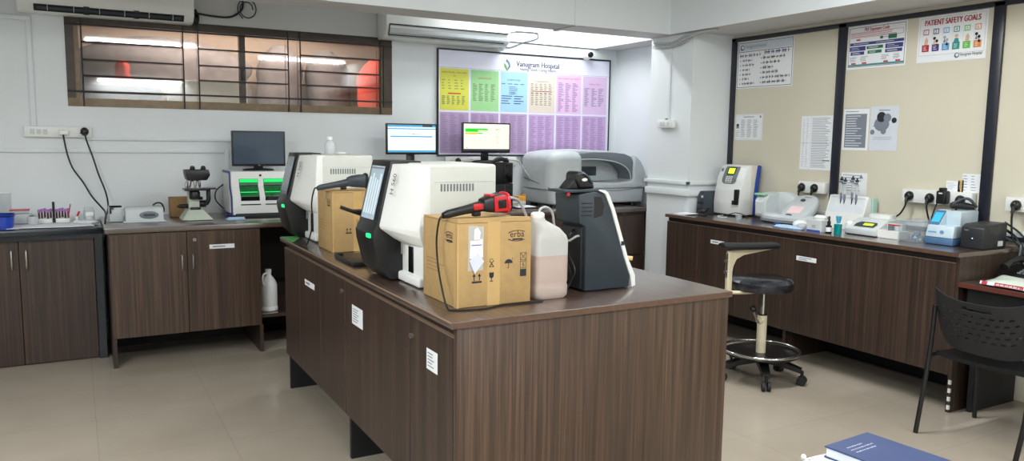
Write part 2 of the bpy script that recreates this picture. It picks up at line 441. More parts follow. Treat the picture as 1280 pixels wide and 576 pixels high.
for z in (2.329, 1.856): b.box(WX0, WX1, yg-.005, yg, z-.006, z+.006, BLACKM)
for xa, xb in ((.083, .762), (.871, 1.554), (1.652, 2.338)):
    for z in (2.209, 2.084, 1.970): b.box(xa, xb, yg-.005, yg, z-.006, z+.006, BLACKM)
    for x in (xa, xb): b.box(x-.005, x+.005, yg-.010, yg-.005, WZ0, WZ1-.01, BLACKM)
b.build('grille', w)
b = MB(); b.box(-.6, 3.2, 7.6, 7.7, .0, 3.0, OUTW); struct(b.build('wall_outside'))
b = MB(); b.box(-.6, 3.2, YB+.12, 7.6, 1.6, 1.7, SACK); struct(b.build('trim_30'))
b = MB(); b.box(-.6, 3.2, YB+.12, 7.7, 2.75, 2.85, OUTW); struct(b.build('trim_31'))
for xa, xb in ((-.7, -.6), (3.2, 3.3)):
    b = MB(); b.box(xa, xb, YB+.12, 7.7, 1.6, 2.85, OUTW); struct(b.build('trim_%d' % (32 if xa < 0 else 33)))
def sack(x, y, rx, rz, m, name, label, cat, tilt=0):
    q = MB(); rs = []
    for k in range(11):
        t = k/10; rr = max(.05, 1-abs(2*min(t,.995)-.9)**5)**.5 if t < .96 else .3
        z = 1.702 + rz*2*t
        rs.append([(x+tilt*t+rx*rr*math.cos(2*PI*i/20)*(1+.035*math.sin(3*i+k)+.03*math.sin(2.2*k)), y+.2*rr*math.sin(2*PI*i/20), z) for i in range(20)])
    q.rings(rs, m); tag(q.build(name), label, cat)
sack(.70, 7.36, .72, .33, SACK, 'storage_sack', 'wide slumped grey sack behind the left half of the window', 'sack')
sack(1.66, 7.36, .20, .33, SACK, 'storage_sack', 'grey sack behind the window glass just right of the middle mullion', 'sack', .02)
sack(2.14, 7.36, .20, .32, SACK, 'storage_sack', 'upright grey sack behind the window, beside the red bundle', 'sack', -.05)
sack(2.44, 6.93, .17, .275, REDGL, 'red_bundle', 'red cloth bundle behind the right end of the window', 'bundle')
q = MB(); q.box(.06, .62, 6.72, 7.0, 1.701, 1.92, mat('dark_crate', (62, 60, 76), .6, noise=.2), .01)
for k in range(3): q.box(.14+.15*k, .22+.15*k, 6.716, 6.722, 1.76+.03*(k % 2), 1.79+.03*(k % 2), RED)
tag(q.build('storage_crate'), 'dark crate with red marks behind the lower left of the window', 'crate')
q = MB(); q.rings([[(.36+hx*math.cos(2*PI*i/14)*(1+.15*math.sin(3*i)), 6.86+hy*math.sin(2*PI*i/14), z) for i in range(14)] for hx, hy, z in ((.06,.05,1.9205),(.07,.06,1.96),(.045,.05,2.02),(.05,.05,2.08),(.02,.02,2.12))], REDGL); tag(q.build('red_cloth'), 'small red cloth bundle on the dark crate behind the window', 'cloth')
b = MB(); b.box(.66, 1.27, 6.76, 6.78, 1.701, 1.98, MINT, .004); tag(b.build('board_offcut'), 'pale mint board leaning behind the lower left window pane', 'board')
# ------------------------------------------------------------------ counters
def handle(parent, x, y, z0, z1, n=(0,-1,0)):
    q = MB(); nv = Vector(n)*.028; a = Vector((x, y, z0)); c = Vector((x, y, z1))
    q.tube([a, a+nv*.9+Vector((0,0,.004)), c+nv*.9-Vector((0,0,.004)), c], .0055, SATIN, 8, 3); return q.build('handle', parent)
def lock(parent, p, n):
    q = MB(); p = Vector(p); q.cyl(p, p+Vector(n)*.008, .011, SATIN, 14); q.cyl(p+Vector(n)*.008, p+Vector(n)*.0085, .004, INK, 8); return q.build('lock', parent)
def sticker(parent, o, xd, yd, nn, w, h, lines=5, border=False):
    q = MB(); sh = Sheet(q, o, xd, yd, nn, .0008)
    sh.rect(0, 0, w, h, PAPER, 1)
    if border: sh.frame(.004, .004, w-.004, h-.004, .0025, INKG, 2)
    if lines: sh.lines(w*.12, h*.12, w*.88, h*.88, lines, INKG, h=h/lines*.26, l=2, lo=.55)
    return q.build('label_sticker', parent)

# island
isl = thing('island_counter', 'large dark walnut laminate island counter in the middle of the room', 'counter', (1.7, 3.57, 0))
b = MB(); b.box(1.075, 2.345, 2.325, 4.82, .915, .94, WY, .003); b.box(1.077, 2.343, 2.3235, 2.325, .917, .938, WEDGE); b.box(1.0735, 1.075, 2.327, 4.818, .934, .9395, EDGEL); b.build('worktop', isl)
b = MB(); b.box(1.12, 2.33, 2.36, 4.80, .225, .905, WZ2); b.box(1.13, 2.32, 2.36, 4.79, .88, .915, GROOVE); b.build('carcass', isl)
b = MB(); b.box(1.098, 2.335, 2.335, 2.36, 0, .915, WZ, .002); b.build('end_panel', isl)
b = MB(); b.box(1.112, 2.335, 4.80, 4.815, .215, .915, WZ2); b.build('end_panel', isl)
b = MB(); b.box(2.33, 2.345, 2.36, 4.80, .215, .905, WZ2); b.build('side_panel', isl)
for y in (4.76, 3.55): 
    b = MB(); b.box(1.11, 2.32, y, y+.025, 0, .225, BLACKM); b.build('leg_panel', isl)  # leg panels blackened; shade under the island put into their colour
dd = []
for y0, y1 in ((2.362, 2.760), (2.765, 3.592), (3.598, 4.027), (4.031, 4.454), (4.459, 4.812)):
    b = MB(); b.box(1.098, 1.118, y0, y1, .215, .876, WZ2, .0015, 1); b.box(1.0975, 1.118, y0, y1, .876, .8778, EDGEL); dd.append(b.build('door', isl))
xm, yz, nx = (0,-1,0), (0,0,1), (-1,0,0)
sticker(dd[0], (1.0978, 2.593, .711), xm, yz, nx, .10, .078)
sticker(dd[1], (1.0978, 3.478, .69), xm, yz, nx, .155, .09, 6)
sticker(dd[3], (1.0978, 4.33, .728), xm, yz, nx, .20, .033, 1)
lock(dd[0], (1.098, 2.735, .80), nx); lock(dd[2], (1.098, 3.63, .815), nx)

# wall counter
wc = thing('wall_counter', 'walnut laminate counter along the back wall with two handled doors and an open shelf bay', 'counter', (2.4, 6.1, 0))
b = MB(); b.box(.15, 4.66, 5.672, YB, .905, .94, WX, .003); b.box(4.6, 4.845, 5.75, YB, .905, .94, WX); b.build('worktop', wc)
b = MB(); b.box(.17, 1.13, 5.715, YB, .20, .905, WZ2); b.build('carcass', wc)
for x0, x1, h in ((.174, .643, .61), (.648, 1.13, .68)):
    b = MB(); b.box(x0, x1, 5.695, 5.715, .20, .893, WZ, .0015, 1); b.box(x0, x1, 5.6945, 5.715, .893, .895, EDGEL); d = b.build('door', wc)
    handle(d, h, 5.695, .643, .735)
    if x0 > .5:
        sticker(d, (.79, 5.6948, .77), (1,0,0), yz, (0,-1,0), .165, .03, 1); lock(d, (.695, 5.695, .84), (0,-1,0))
for x in (.17, 1.115):
    b = MB(); b.box(x, x+.025, 5.70, 6.4, 0, .20, WZ2); b.build('leg_panel', wc)
b = MB(); b.box(1.13, 2.0, 5.74, 6.4, .24, .265, WX); b.build('shelf', wc)
b = MB(); b.box(1.13, 2.0, 6.4, 6.42, .24, .905, GROOVE); b.build('back_panel', wc)
b = MB(); b.box(2.0, 4.60, 5.715, YB, .12, .905, WZ2); b.build('carcass', wc)
b = MB(); b.box(4.60, 4.66, 5.80, YB, 0, .90, GROOVE); b.build('side_panel', wc)
b = MB(); b.box(.195, 2.0, 6.30, 6.32, 0, .20, GROOVE); b.box(.195, 1.115, 5.72, 6.3, .195, .1995, GROOVE); b.build('added_shade_panel', wc)  # dark sheets added under the counter to paint its shade
x = 2.0
for i in range(6):
    x1 = x + .43
    for z0, z1 in ((.12, .50), (.51, .87)):
        b = MB(); b.box(x+.004, x1-.004, 5.695, 5.715, z0, z1, WZ2, .002, 1); b.build('drawer', wc)
    x = x1

# granite sink counter
sc = thing('sink_counter', 'low cupboard with black granite top at the far left of the back wall', 'counter', (-1.2, 6.3, 0))
b = MB(); b.box(-2.58, .148, 5.985, YB-.004, .877, .918, GRANITE, .003); b.box(-2.58, .148, 6.005, 6.03, .845, .877, GRANITE); b.build('worktop', sc)
b = MB(); b.box(.095, .145, 6.02, YB-.004, 0, .877, GRANITE, .002, 1); b.build('side_slab', sc)
b = MB(); b.box(-2.58, .095, 6.06, YB-.004, 0, .877, WZ2); b.build('carcass', sc)
for x0, x1, h in ((-.345, .09, -.305), (-.80, -.35, -.388)):
    b = MB(); b.box(x0, x1, 6.035, 6.06, .01, .845, WZ2, .0015, 1); d = b.build('door', sc); handle(d, h, 6.035, .66, .775)
for k in range(3):
    b = MB(); b.box(-1.25-.45*k, -.805-.45*k, 6.035, 6.06, .01, .845, WZ2, .0015, 1); b.build('door', sc)

# right counter
rc = thing('side_counter', 'long dark walnut counter along the cream board wall on the right', 'counter', (4.66, 3.86, 0))
b = MB(); b.prism([(4.352, 2.595), (4.975, 2.595), (4.975, 5.03), (4.50, 5.03), (4.50, 5.13), (4.352, 5.13)], 'xy', .915, .94, WY)
b.box(4.3505, 4.352, 2.597, 5.128, .917, .938, WEDGE); b.build('worktop', rc)
b = MB(); b.prism([(4.40, 2.62), (4.975, 2.62), (4.975, 5.03), (4.50, 5.03), (4.50, 5.12), (4.40, 5.12)], 'xy', .222, .91, WZ2); b.box(4.385, 4.45, 2.62, 5.12, .882, .915, GROOVE); b.build('carcass', rc)
b = MB(); b.box(4.378, 4.975, 2.60, 2.622, 0, .915, WZ2, .002, 1); d = b.build('end_panel', rc)
b = MB()
for k in range(4): b.box(4.372, 4.385, 2.598, 2.612, .02+.05*k, .045+.05*k, WHITE)  # small white patches up the near edge of the end panel
b.build('pale_edge_patches', d)
b = MB(); b.box(4.88, 4.90, 2.63, 5.02, 0, .21, BLACKM); b.box(4.40, 4.97, 2.63, 5.02, .212, .2215, BLACKM); b.build('added_shade_panel', rc)  # added black panel and underside standing in for the shade below
b = MB(); b.box(4.42, 4.9, 3.85, 3.875, 0, .222, WZ2); b.build('leg_panel', rc)
b = MB(); b.box(4.40, 4.49, 5.105, 5.125, 0, .222, WZ2); b.build('leg_panel', rc)
rd = []
for y0, y1 in ((2.624, 3.043), (3.048, 3.455), (3.46, 3.866), (3.871, 4.314), (4.319, 4.743), (4.748, 5.128)):
    b = MB(); b.box(4.376, 4.398, y0, y1, .222, .877, WZ2, .0015, 1); b.box(4.3755, 4.398, y0, y1, .877, .879, EDGEL); b.box(4.3758, 4.398, y0-.0022, y0+.0004, .222, .877, WEDGE); rd.append(b.build('door', rc))
sticker(rd[2], (4.3757, 3.752, .738), xm, yz, nx, .17, .032, 2)
sticker(rd[4], (4.3757, 4.60, .752), xm, yz, nx, .15, .03, 1)

# desk
dk = thing('desk', 'low dark desk adjoining the near end of the right-hand counter', 'desk', (4.66, 1.7, 0))
b = MB(); b.box(4.362, 4.97, .9, 2.592, .747, .775, WY, .002, 1); b.box(4.36, 4.362, .9, 2.592, .749, .774, mat('red_brown_edge', (96, 48, 40), .4)); b.build('desktop', dk)
b = MB(); b.box(4.42, 4.95, .93, 2.57, .62, .747, BLACKM); b.build('apron', dk)
for y in (.93, 2.545):
    b = MB(); b.box(4.5, 4.95, y, y+.025, 0, .747, BLACKM); b.build('leg_panel', dk)
# ------------------------------------------------------------------ haematology analysers on the island
an = thing('blood_analyser', 'nearer white and black touchscreen analyser, behind the big cardboard box on the island', 'analyser', (1.3, 3.1, .94), 'touchscreen analysers on the island')
b = MB(); b.box(1.235, 1.545, 2.902, 3.33, .955, 1.445, OFFW, .012, 3)
b.box(1.25, 1.53, 2.92, 3.31, .941, .957, BLACKM)
# shell seam and the panel with its slots
b.box(1.262, 1.54, 2.9005, 2.903, 1.3735, 1.3755, LGREY)
for k in range(11): b.box(1.289+.0142*k, 1.296+.0142*k, 2.9008, 2.904, 1.336, 1.366, MGREY)
b.build('housing', an)
b = MB()
far = [(1.166, 1.440), (1.106, 1.182), (1.110, 1.170), (1.172, 1.125), (1.26, 1.075), (1.26, 1.443)]
near = [(1.212, 1.443), (1.196, 1.175), (1.20, 1.150), (1.212, 1.112), (1.26, 1.075), (1.26, 1.443)]
b.prism(far, 'xz', 3.125, 2.903, WHITE, .004, 2, near)
b.box(1.213, 1.26, 2.904, 3.235, .96, 1.12, WHITE, .003)
b.box(1.193, 1.26, 2.902, 3.24, .945, .985, WHITE, .010, 3)
b.box(1.209, 1.22, 3.004, 3.055, .99, 1.10, BLACKG, .002, 1)
b.box(1.195, 1.205, 3.10, 3.104, 1.06, 1.12, SATIN)
b.build('front_shell', an)
A = Vector((1.166, 3.125, 1.44)); Bq = Vector((1.106, 3.125, 1.182)); Dq = Vector((1.212, 2.903, 1.443))
upv = (A-Bq).normalized(); rv = (Dq-A); rv = (rv - upv*rv.dot(upv)).normalized(); nv = upv.cross(rv); nv = nv if nv.x < 0 else -nv
b = MB(); b.text('H 560', A - upv*.125 + rv*.062 + nv*.006, upv, -rv, .036, INK); b.build('model_lettering', an)
b = MB()
prof = [(1.160, 1.447), (1.094, 1.175), (1.078, 1.150), (1.082, 1.11), (1.112, .99), (1.16, .945), (1.24, .945), (1.24, 1.447)]
b.prism(prof, 'xz', 3.128, 3.36, BLACK, .006, 2); b.box(1.16, 1.30, 3.13, 3.357, 1.44, 1.452, BLACK, .004); fm = b.build('screen_module', an)
sa = Vector((1.158, 3.345, 1.447)); sb = Vector((1.092, 3.345, 1.175)); su = (sa-sb).normalized(); sn = Vector((-su.z, 0, su.x))
b = MB(); sh = Sheet(b, sb + sn*.004 + Vector((0,0,0)), (0,-1,0), su, sn, .0006)
L_ = (sa-sb).length
sh.rect(.022, L_*.10, .185, L_*.93, SCRA, 1)
for k in range(5): sh.rect(.032+.03*k, L_*.18, .052+.03*k, L_*.86*(.75+.2*random.random()), SCRA2, 2)
sh.rect(.026, L_*.885, .180, L_*.905, MGREY, 2)
b.build('touchscreen', an)
b = MB(); b.box(1.070, 1.082, 3.15, 3.19, 1.128, 1.146, LED, .002, 1); b.build('status_light', an)
an2 = dup(an, (.004, 1.573, 0), 'touchscreen analyser at the far end of the island, with a small bottle on top')

for c in an2.children:
    if c.name.startswith('touchscreen'):
        c.data = c.data.copy(); c.data.materials[0] = mat('dim_analyser_screen', (120, 130, 138), .12, noise=.1, emit=.1); c.data.materials[1] = mat('dim_screen_panel', (150, 160, 166), .12, emit=.12)
# cartons and what lies on them
def carton_marks(sh, w, h, k=1.0):
    # maker's mark, upper right
    sh.text('erba', w*.80, h*.80, .034*k, INK, 'c')
    sh.rect(w*.735, h*.765, w*.875, h*.783, INK)
    for i in range(16):
        a0, a1 = PI*.25 + i*PI*1.5/16, PI*.25 + (i+1)*PI*1.5/16
        if 5 < i < 10: continue
        u = lambda a, r: (w*.80+.048*k*r*math.cos(a), h*.815+.021*k*r*math.sin(a))
        sh.poly([u(a0, 1), u(a1, 1), u(a1, .88), u(a0, .88)], INK)
def symbols(sh, u, v, s, t):
    # arrows
    for k in (0, 1):
        c = u + k*s*.7
        sh.rect(c-s*.06, v, c+s*.06, v+s*.6, INK); sh.poly([(c-s*.22, v+s*.5), (c+s*.22, v+s*.5), (c, v+s*.85)], INK)
    sh.rect(u-s*.3, v-s*.28, u+s, v-s*.06, INK)
    sh.mb.build('arrows_symbol', t); sh.mb = MB()
    # goblet
    g = u + s*2.3
    sh.poly([(g-s*.32, v+s*.85), (g-s*.28, v+s*.3), (g, v+s*.1), (g+s*.28, v+s*.3), (g+s*.32, v+s*.85)], INK); sh.rect(g-s*.05, v-s*.15, g+s*.05, v+s*.15, INK); sh.rect(g-s*.22, v-s*.24, g+s*.22, v-s*.14, INK)
    sh.mb.build('goblet_symbol', t); sh.mb = MB()
    # crossed hook
    hy = v + s*1.5
    sh.rect(g-s*.3, hy+s*.9, g+s*.2, hy+s*.97, INK)
    for a, c in (((-.3,.0),(.3,.8)), ((.3,.0),(-.3,.8))):
        d = Vector((c[0]-a[0], c[1]-a[1])); nn = Vector((-d.y, d.x)).normalized()*.05
        sh.poly([(g+s*(a[0]-nn.x), hy+s*(a[1]-nn.y)), (g+s*(c[0]-nn.x), hy+s*(c[1]-nn.y)), (g+s*(c[0]+nn.x), hy+s*(c[1]+nn.y)), (g+s*(a[0]+nn.x), hy+s*(a[1]+nn.y))], INK)
    sh.rect(g-s*.3, hy, g+s*.3, hy+s*.06, INK)
    sh.mb.build('hook_symbol', t); sh.mb = MB()
    # umbrella
    m = u + s*4.6
    sh.disc(m, hy+s*.3, s*.55, INK, 1, 12, 0, PI, s*.5); sh.rect(m-s*.04, hy-s*.25, m+s*.04, hy+s*.3, INK); sh.rect(m-s*.2, hy-s*.27, m+s*.04, hy-s*.2, INK)
    sh.rect(m+s*.5, hy+s*.75, m+s*.56, hy+s*.95, INK)
    sh.mb.build('umbrella_symbol', t)
def stack_marks(sh, u, v, s):
    sh.rect(u, v, u+s, v+s, INK)
    sh.frame(u, v+s*1.12, u+s, v+s*2.12, s*.06, INK); sh.text('5', u+s*.5, v+s*1.3, s*.85, INK, 'c')
    sh.frame(u, v+s*2.24, u+s, v+s*3.3, s*.06, INK)
    for a, c in (((.05,2.3),(.95,3.24)), ((.95,2.3),(.05,3.24))):
        sh.poly([(u+s*(a[0]-.04), v+s*a[1]), (u+s*(a[0]+.04), v+s*a[1]), (u+s*(c[0]+.04), v+s*c[1]), (u+s*(c[0]-.04), v+s*c[1])], INK)
def carton(name, label, x0, x1, y0, y1, z0, z1, near=True):
    t = thing(name, label, 'box', ((x0+x1)/2, (y0+y1)/2, z0))
    q = MB(); q.box(x0, x1, y0, y1, z0, z1-.004, CARD, .004, 2); q.build('carton', t)
    q = MB()
    q.prism([(y0, z1-.003), (y0+.15, z1-.003), (y0+.15, z1+.0), (y0+.002, z1+(.012 if near else .002))], 'yz', x0+.004, x1-.004, CARD)
    q.prism([(y1, z1-.003), (y0+.155, z1-.003), (y0+.155, z1+.002), (y1, z1+.002)], 'yz', x0+.003, x1-.003, CARD)
    q.build('flap', t)
    w, h = x1-x0, z1-z0
    q = MB(); sh = Sheet(q, (x0, y0, z0), (1,0,0), (0,0,1), (0,-1,0), .0006)
    sh.rect(w*.40, 0, w*.57, h-.002, TAPE, .6); sh.rect(w*.002, 0, w*.028, h*.98, TAPE, .6)
    s2 = Sheet(q, (x0, y1, z0), (0,-1,0), (0,0,1), (-1,0,0), .0006); d = y1-y0
    s2.rect(d*.93, 0, d*.998, h*.98, TAPE, .6); s2.rect(d*.45, h*.86, d*.58, h*.99, TAPE, .6)
    q.build('packing_tape', t)
    q = MB(); sh = Sheet(q, (x0, y0, z0), (1,0,0), (0,0,1), (0,-1,0), .001); s2 = Sheet(q, (x0, y1, z0), (0,-1,0), (0,0,1), (-1,0,0), .001)
    carton_marks(sh, w, h); q.build('brand_mark', t)
    q = MB(); s2.mb = q; carton_marks(s2, d, h, .95); q.build('brand_mark', t)
    q = MB(); s2.mb = q; s2.lines(d*.12, h*.34, d*.75, h*.52, 4, CARDD, .003, lo=.6)
    q.build('small_print', t); q = MB(); sh.mb = q
    if near: symbols(sh, w*.225, h*.31, .031, t); q = MB(); sh.mb = q; stack_marks(sh, w*.845, h*.32, .027)
    else: symbols(sh, w*.28, h*.33, .026, t); q = MB(); sh.mb = q; stack_marks(sh, w*.75, h*.35, .021)
    q.build('stacking_marks', t)
    return t
bx = carton('cardboard_box', 'large cardboard box with a paper pouch taped on, near the island corner', 1.178, 1.487, 2.510, 2.818, .941, 1.252)
q = MB(); sh = Sheet(q, (1.222, 2.5098, 1.075), (1,0,0), (0,0,1), (0,-1,0), .0012)
sh.poly([(0,.0),(.062,0),(.064,.16),(.002,.165)], CLEARM, 1)
p_ = q.build('clear_pouch', bx)
q = MB(); sh = Sheet(q, (1.222, 2.5098, 1.075), (1,0,0), (0,0,1), (0,-1,0), .0016)
sh.poly([(.006,.045),(.060,.048),(.058,.115),(.008,.11)], PAPER, 2); sh.poly([(.004,.038),(.04,.065),(.064,.032),(.026,-.012)], PAPERG, 3); sh.poly([(.022,.11),(.046,.112),(.05,.14),(.038,.158),(.024,.15)], PAPER, 2)
sh.rect(.012, .092, .054, .095, INKB, 3); q.build('folded_note', p_)
carton('cardboard_box', 'cardboard box between the two touchscreen analysers, dark scanner on top', 1.172, 1.46, 4.04, 4.315, .941, 1.262, False)

# hand scanners
def scanner(name, label, loc, ang, tilt, accent, cable, red=False):
    t = thing(name, label, 'scanner', loc)
    M = Matrix.Translation(loc) @ Matrix.Rotation(ang, 4, 'Z') @ Matrix.Rotation(-tilt, 4, 'Y')
    q = MB(); q.M = M
    rs = []
    for x, hy, hz, z in ((0,.012,.011,.012),(.02,.017,.015,.016),(.09,.018,.016,.024),(.15,.020,.020,.03),(.19,.026,.022,.036)):
        rs.append([(x, hy*math.copysign(abs(math.cos(a))**.7, math.cos(a)), z+hz*math.copysign(abs(math.sin(a))**.7, math.sin(a))) for a in [2*PI*i/18 for i in range(18)]])
    q.rings(rs, accent); q.build('handle', t)
    q = MB(); q.M = M
    rs = []
    for x, hy, z0, z1 in ((.165,.024,.012,.06),(.19,.033,.006,.068),(.235,.038,.0,.072),(.262,.036,.0,.070)):
        zc, hz = (z0+z1)/2, (z1-z0)/2
        rs.append([(x, hy*math.copysign(abs(math.cos(a))**.5, math.cos(a)), zc+hz*math.copysign(abs(math.sin(a))**.5, math.sin(a))) for a in [2*PI*i/20 for i in range(20)]])
    q.rings(rs, accent); hd = q.build('head', t)
    q = MB(); q.M = M; q.tube([(.264, .03*c, .036+.028*s) for c, s in ((1,1),(-1,1),(-1,-1),(1,-1))], .008, RED if red else BLACK, 8, 5, True)
    if red:
        q.box(.20, .262, -.0395, -.034, .008, .066, RED, .004); q.box(.215, .25, -.041, -.038, .02, .052, BLACKG, .003)
        q.box(.19, .212, -.026, .026, .064, .074, RED, .004)
    q.build('window_bezel', hd)
    q = MB(); q.M = M; q.box(.262, .265, -.026, .026, .012, .06, BLACKG); q.build('scan_window', hd)
    q = MB(); q.M = M; q.box(.125, .155, -.012, .012, -.004, .016, BLACK, .004)
    if red: q.box(.12, .165, -.022, .022, .020, .044, RED, .006)
    q.build('trigger', t)
    q = MB(); q.tube([Vector(loc)+Vector((0,0,.012))]+[Vector(p) for p in cable], .0038, BLACK, 8, 6); q.build('cable', t)
    return t
t = scanner('barcode_scanner', 'dark grey hand scanner lying on the box between the analysers', (1.112, 4.10, 1.268), math.radians(-3), .05, DGREY,
    [(1.10, 4.11, 1.275), (1.095, 4.15, 1.2), (1.11, 4.2, 1.08), (1.105, 4.28, .97), (1.10, 4.34, .945)])
scanner('barcode_scanner', 'red and black hand scanner lying on top of the big cardboard box', (1.165, 2.60, 1.258), math.radians(4), .06, BLACK,
    [(1.15, 2.60, 1.255), (1.148, 2.62, 1.18), (1.145, 2.60, 1.09), (1.135, 2.545, 1.02), (1.135, 2.50, .955), (1.15, 2.475, .945), (1.25, 2.45, .945), (1.34, 2.475, .945), (1.42, 2.472, .945), (1.52, 2.475, .945)], True)
# jerrycan
jc = thing('jerrycan', 'translucent plastic jerrycan half full of pinkish liquid beside the big box', 'jerrycan', (1.582, 2.57, .94))
def rr(cx, cy, hx, hy, z, e=.28, n=28): return [(cx+hx*math.copysign(abs(math.cos(a))**e, math.cos(a)), cy+hy*math.copysign(abs(math.sin(a))**e, math.sin(a)), z) for a in [2*PI*i/n for i in range(n)]]
q = MB(); q.rings([rr(1.583,2.572,.066,.064,.942,.4), rr(1.583,2.572,.073,.071,.955), rr(1.583,2.572,.074,.072,.99), rr(1.583,2.572,.071,.069,1.0), rr(1.583,2.572,.073,.071,1.01), rr(1.583,2.572,.073,.071,1.11)], HDPEP); q.rings([rr(1.583,2.572,.073,.071,1.1101), rr(1.583,2.572,.073,.071,1.165), rr(1.582,2.572,.070,.068,1.185,.35), rr(1.575,2.572,.055,.055,1.212,.45), rr(1.560,2.572,.036,.036,1.232,.6), rr(1.552,2.572,.029,.029,1.242,1), rr(1.550,2.572,.025,.025,1.256,1)], HDPE); q.build('can_body', jc)
q = MB(); q.rings([rr(1.583,2.572,.062,.060,.946,.4), rr(1.583,2.572,.069,.067,.958), rr(1.583,2.572,.069,.067,1.108)], PINKLIQ); q.build('liquid', jc)
q = MB(); q.lathe([(.026,0),(.027,.003),(.027,.014),(.020,.02),(.006,.021)], (1.550,2.572,1.252), WHITE, 20); q.build('cap', jc)
q = MB(); q.tube([(1.556,2.572,1.266),(1.565,2.575,1.285),(1.60,2.585,1.288),(1.635,2.60,1.262),(1.66,2.62,1.20),(1.70,2.64,1.155),(1.764,2.66,1.14)], .005, CABLEG, 8); q.build('hose', jc)
# dark instrument at the right end of the island
dv = thing('dark_instrument', 'dark slate bench instrument with a white slanted front edge, at the right of the jerrycan', 'instrument', (1.85, 2.72, .94))
b = MB()
b.prism([(1.772,.945),(1.772,1.205),(1.742,1.22),(1.735,1.335),(1.82,1.345),(1.86,1.335),(1.893,1.275),(1.965,1.075),(2.0,.99),(1.995,.945)], 'xz', 2.565, 2.745, SLATE, .006, 2)
b.box(1.762, 1.78, 2.585, 2.735, .955, 1.2, BLACKM, .003); b.build('housing', dv)
b = MB(); b.prism([(1.83,1.35),(1.862,1.350),(1.876,1.338),(1.91,1.272),(1.984,1.068),(2.022,.995),(2.026,.95),(2.006,.945),(2.0,.99),(1.966,1.07),(1.893,1.27),(1.862,1.335)], 'xz', 2.560, 2.750, WHITE, .0015, 1)
b.box(1.945, 1.96, 2.558, 2.562, 1.123, 1.14, INK); b.build('front_cover', dv)
b = MB(); b.cyl((2.0, 2.59, 1.064), (2.018, 2.575, 1.062), .009, TAN, 12); b.build('port', dv)
b = MB(); b.box(1.672, 1.84, 2.575, 2.70, 1.343, 1.355, SLATE, .004); b.box(1.690, 1.702, 2.578, 2.588, 1.330, 1.343, RED, .002); b.build('top_tray', dv)
b = MB()
for k in range(4): b.box(1.747, 1.80, 2.5635, 2.567, 1.25+.016*k, 1.255+.016*k, BLACKM)
b.prism([(1.81,1.24),(1.85,1.25),(1.858,1.29),(1.84,1.325),(1.81,1.325)], 'xz', 2.563, 2.566, BLACKM); b.build('vent_grille', dv)
for k, pts in enumerate(([(1.765,2.64,1.19),(1.735,2.62,1.17),(1.73,2.64,1.08),(1.745,2.62,1.0),(1.74,2.64,.948)], [(1.765,2.68,1.15),(1.735,2.66,1.12),(1.745,2.60,1.03),(1.73,2.62,.97),(1.763,2.66,.97)], [(1.765,2.60,1.165),(1.74,2.585,1.168),(1.715,2.60,1.15),(1.69,2.63,1.14)])):
    q = MB(); q.tube(pts, .0045, CABLEG if k == 2 else BLACK, 6); q.build('cable', dv)
ds = thing('desk_scanner', 'black wedge-shaped scanner resting on top of the dark slate instrument', 'scanner', (1.74, 2.66, 1.357))
q = MB(); q.prism([(1.765,1.356),(1.838,1.356),(1.828,1.380),(1.808,1.405),(1.785,1.424),(1.762,1.428),(1.746,1.418),(1.744,1.39)], 'xz', 2.60, 2.685, BLACK, .010, 3); q.build('scanner_body', ds)
q = MB(); q.prism([(1.705,1.356),(1.765,1.356),(1.748,1.40),(1.732,1.385)], 'xz', 2.61, 2.675, BLACKM, .006, 2); q.build('scanner_foot', ds)
q = MB(); q.sphere((1.785,2.600,1.392), (.014,.004,.007), WHITE, 12, 6); q.build('lens', ds)  # white spot painted as the glint on the scanner
q = MB(); q.tube([(1.75,2.598,1.412),(1.772,2.596,1.417),(1.797,2.596,1.405),(1.822,2.597,1.376)], .004, DGREY, 6); q.build('trim_edge', ds)
# white film bag and loose hoses between box and instrument
b = MB(); b.sphere((1.455, 2.70, 1.277), (.04,.04,.024), BAGW, 14, 8); b.sphere((1.472, 2.69, 1.288), (.022,.03,.028), BAGW, 12, 8); b.sphere((1.45, 2.71, 1.302), (.018,.018,.016), BAGW, 10, 6)
tag(b.build('plastic_bag'), 'crumpled white plastic bag lying on the big box behind the red scanner', 'bag')
b = MB(); b.tube([(1.455,2.76,1.275),(1.445,2.79,1.31),(1.50,2.80,1.322),(1.56,2.81,1.312),(1.60,2.83,1.302),(1.625,2.84,1.285),(1.655,2.84,1.23),(1.67,2.82,1.15),(1.68,2.80,1.0),(1.68,2.79,.947)], .006, CABLEG, 8); b.tube([(1.45,2.75,1.275),(1.45,2.78,1.315),(1.49,2.8,1.33),(1.53,2.83,1.30),(1.56,2.88,1.2),(1.58,2.9,1.05),(1.60,2.9,.946)], .006, BLACK, 8)
tag(b.build('hose_bundle'), 'grey and black hoses looping behind the big cardboard box', 'hoses')
# stand
st = thing('scanner_stand', 'black stand with flat base and arm, on the island beside the nearer analyser', 'stand', (1.19, 3.7, .94))
b = MB(); b.prism([(1.128,3.55),(1.225,3.535),(1.26,3.60),(1.26,3.84),(1.20,3.885),(1.132,3.875)], 'xy', .941, .962, BLACK, .004); b.box(1.14, 1.16, 3.80, 3.85, .962, .972, BLACK, .004); b.build('base', st)
b = MB(); b.tube([(1.235,3.70,.96),(1.238,3.70,1.08),(1.235,3.70,1.17)], .013, BLACK, 10); b.sphere((1.235,3.70,1.17), .02, BLACK, 12, 8); b.build('post', st)
b = MB(); b.tube([(1.235,3.70,1.17),(1.19,3.70,1.185),(1.12,3.72,1.212)], .009, BLACK, 8); b.box(1.165, 1.245, 3.66, 3.74, 1.185, 1.197, BLACK, .004); b.build('arm', st)
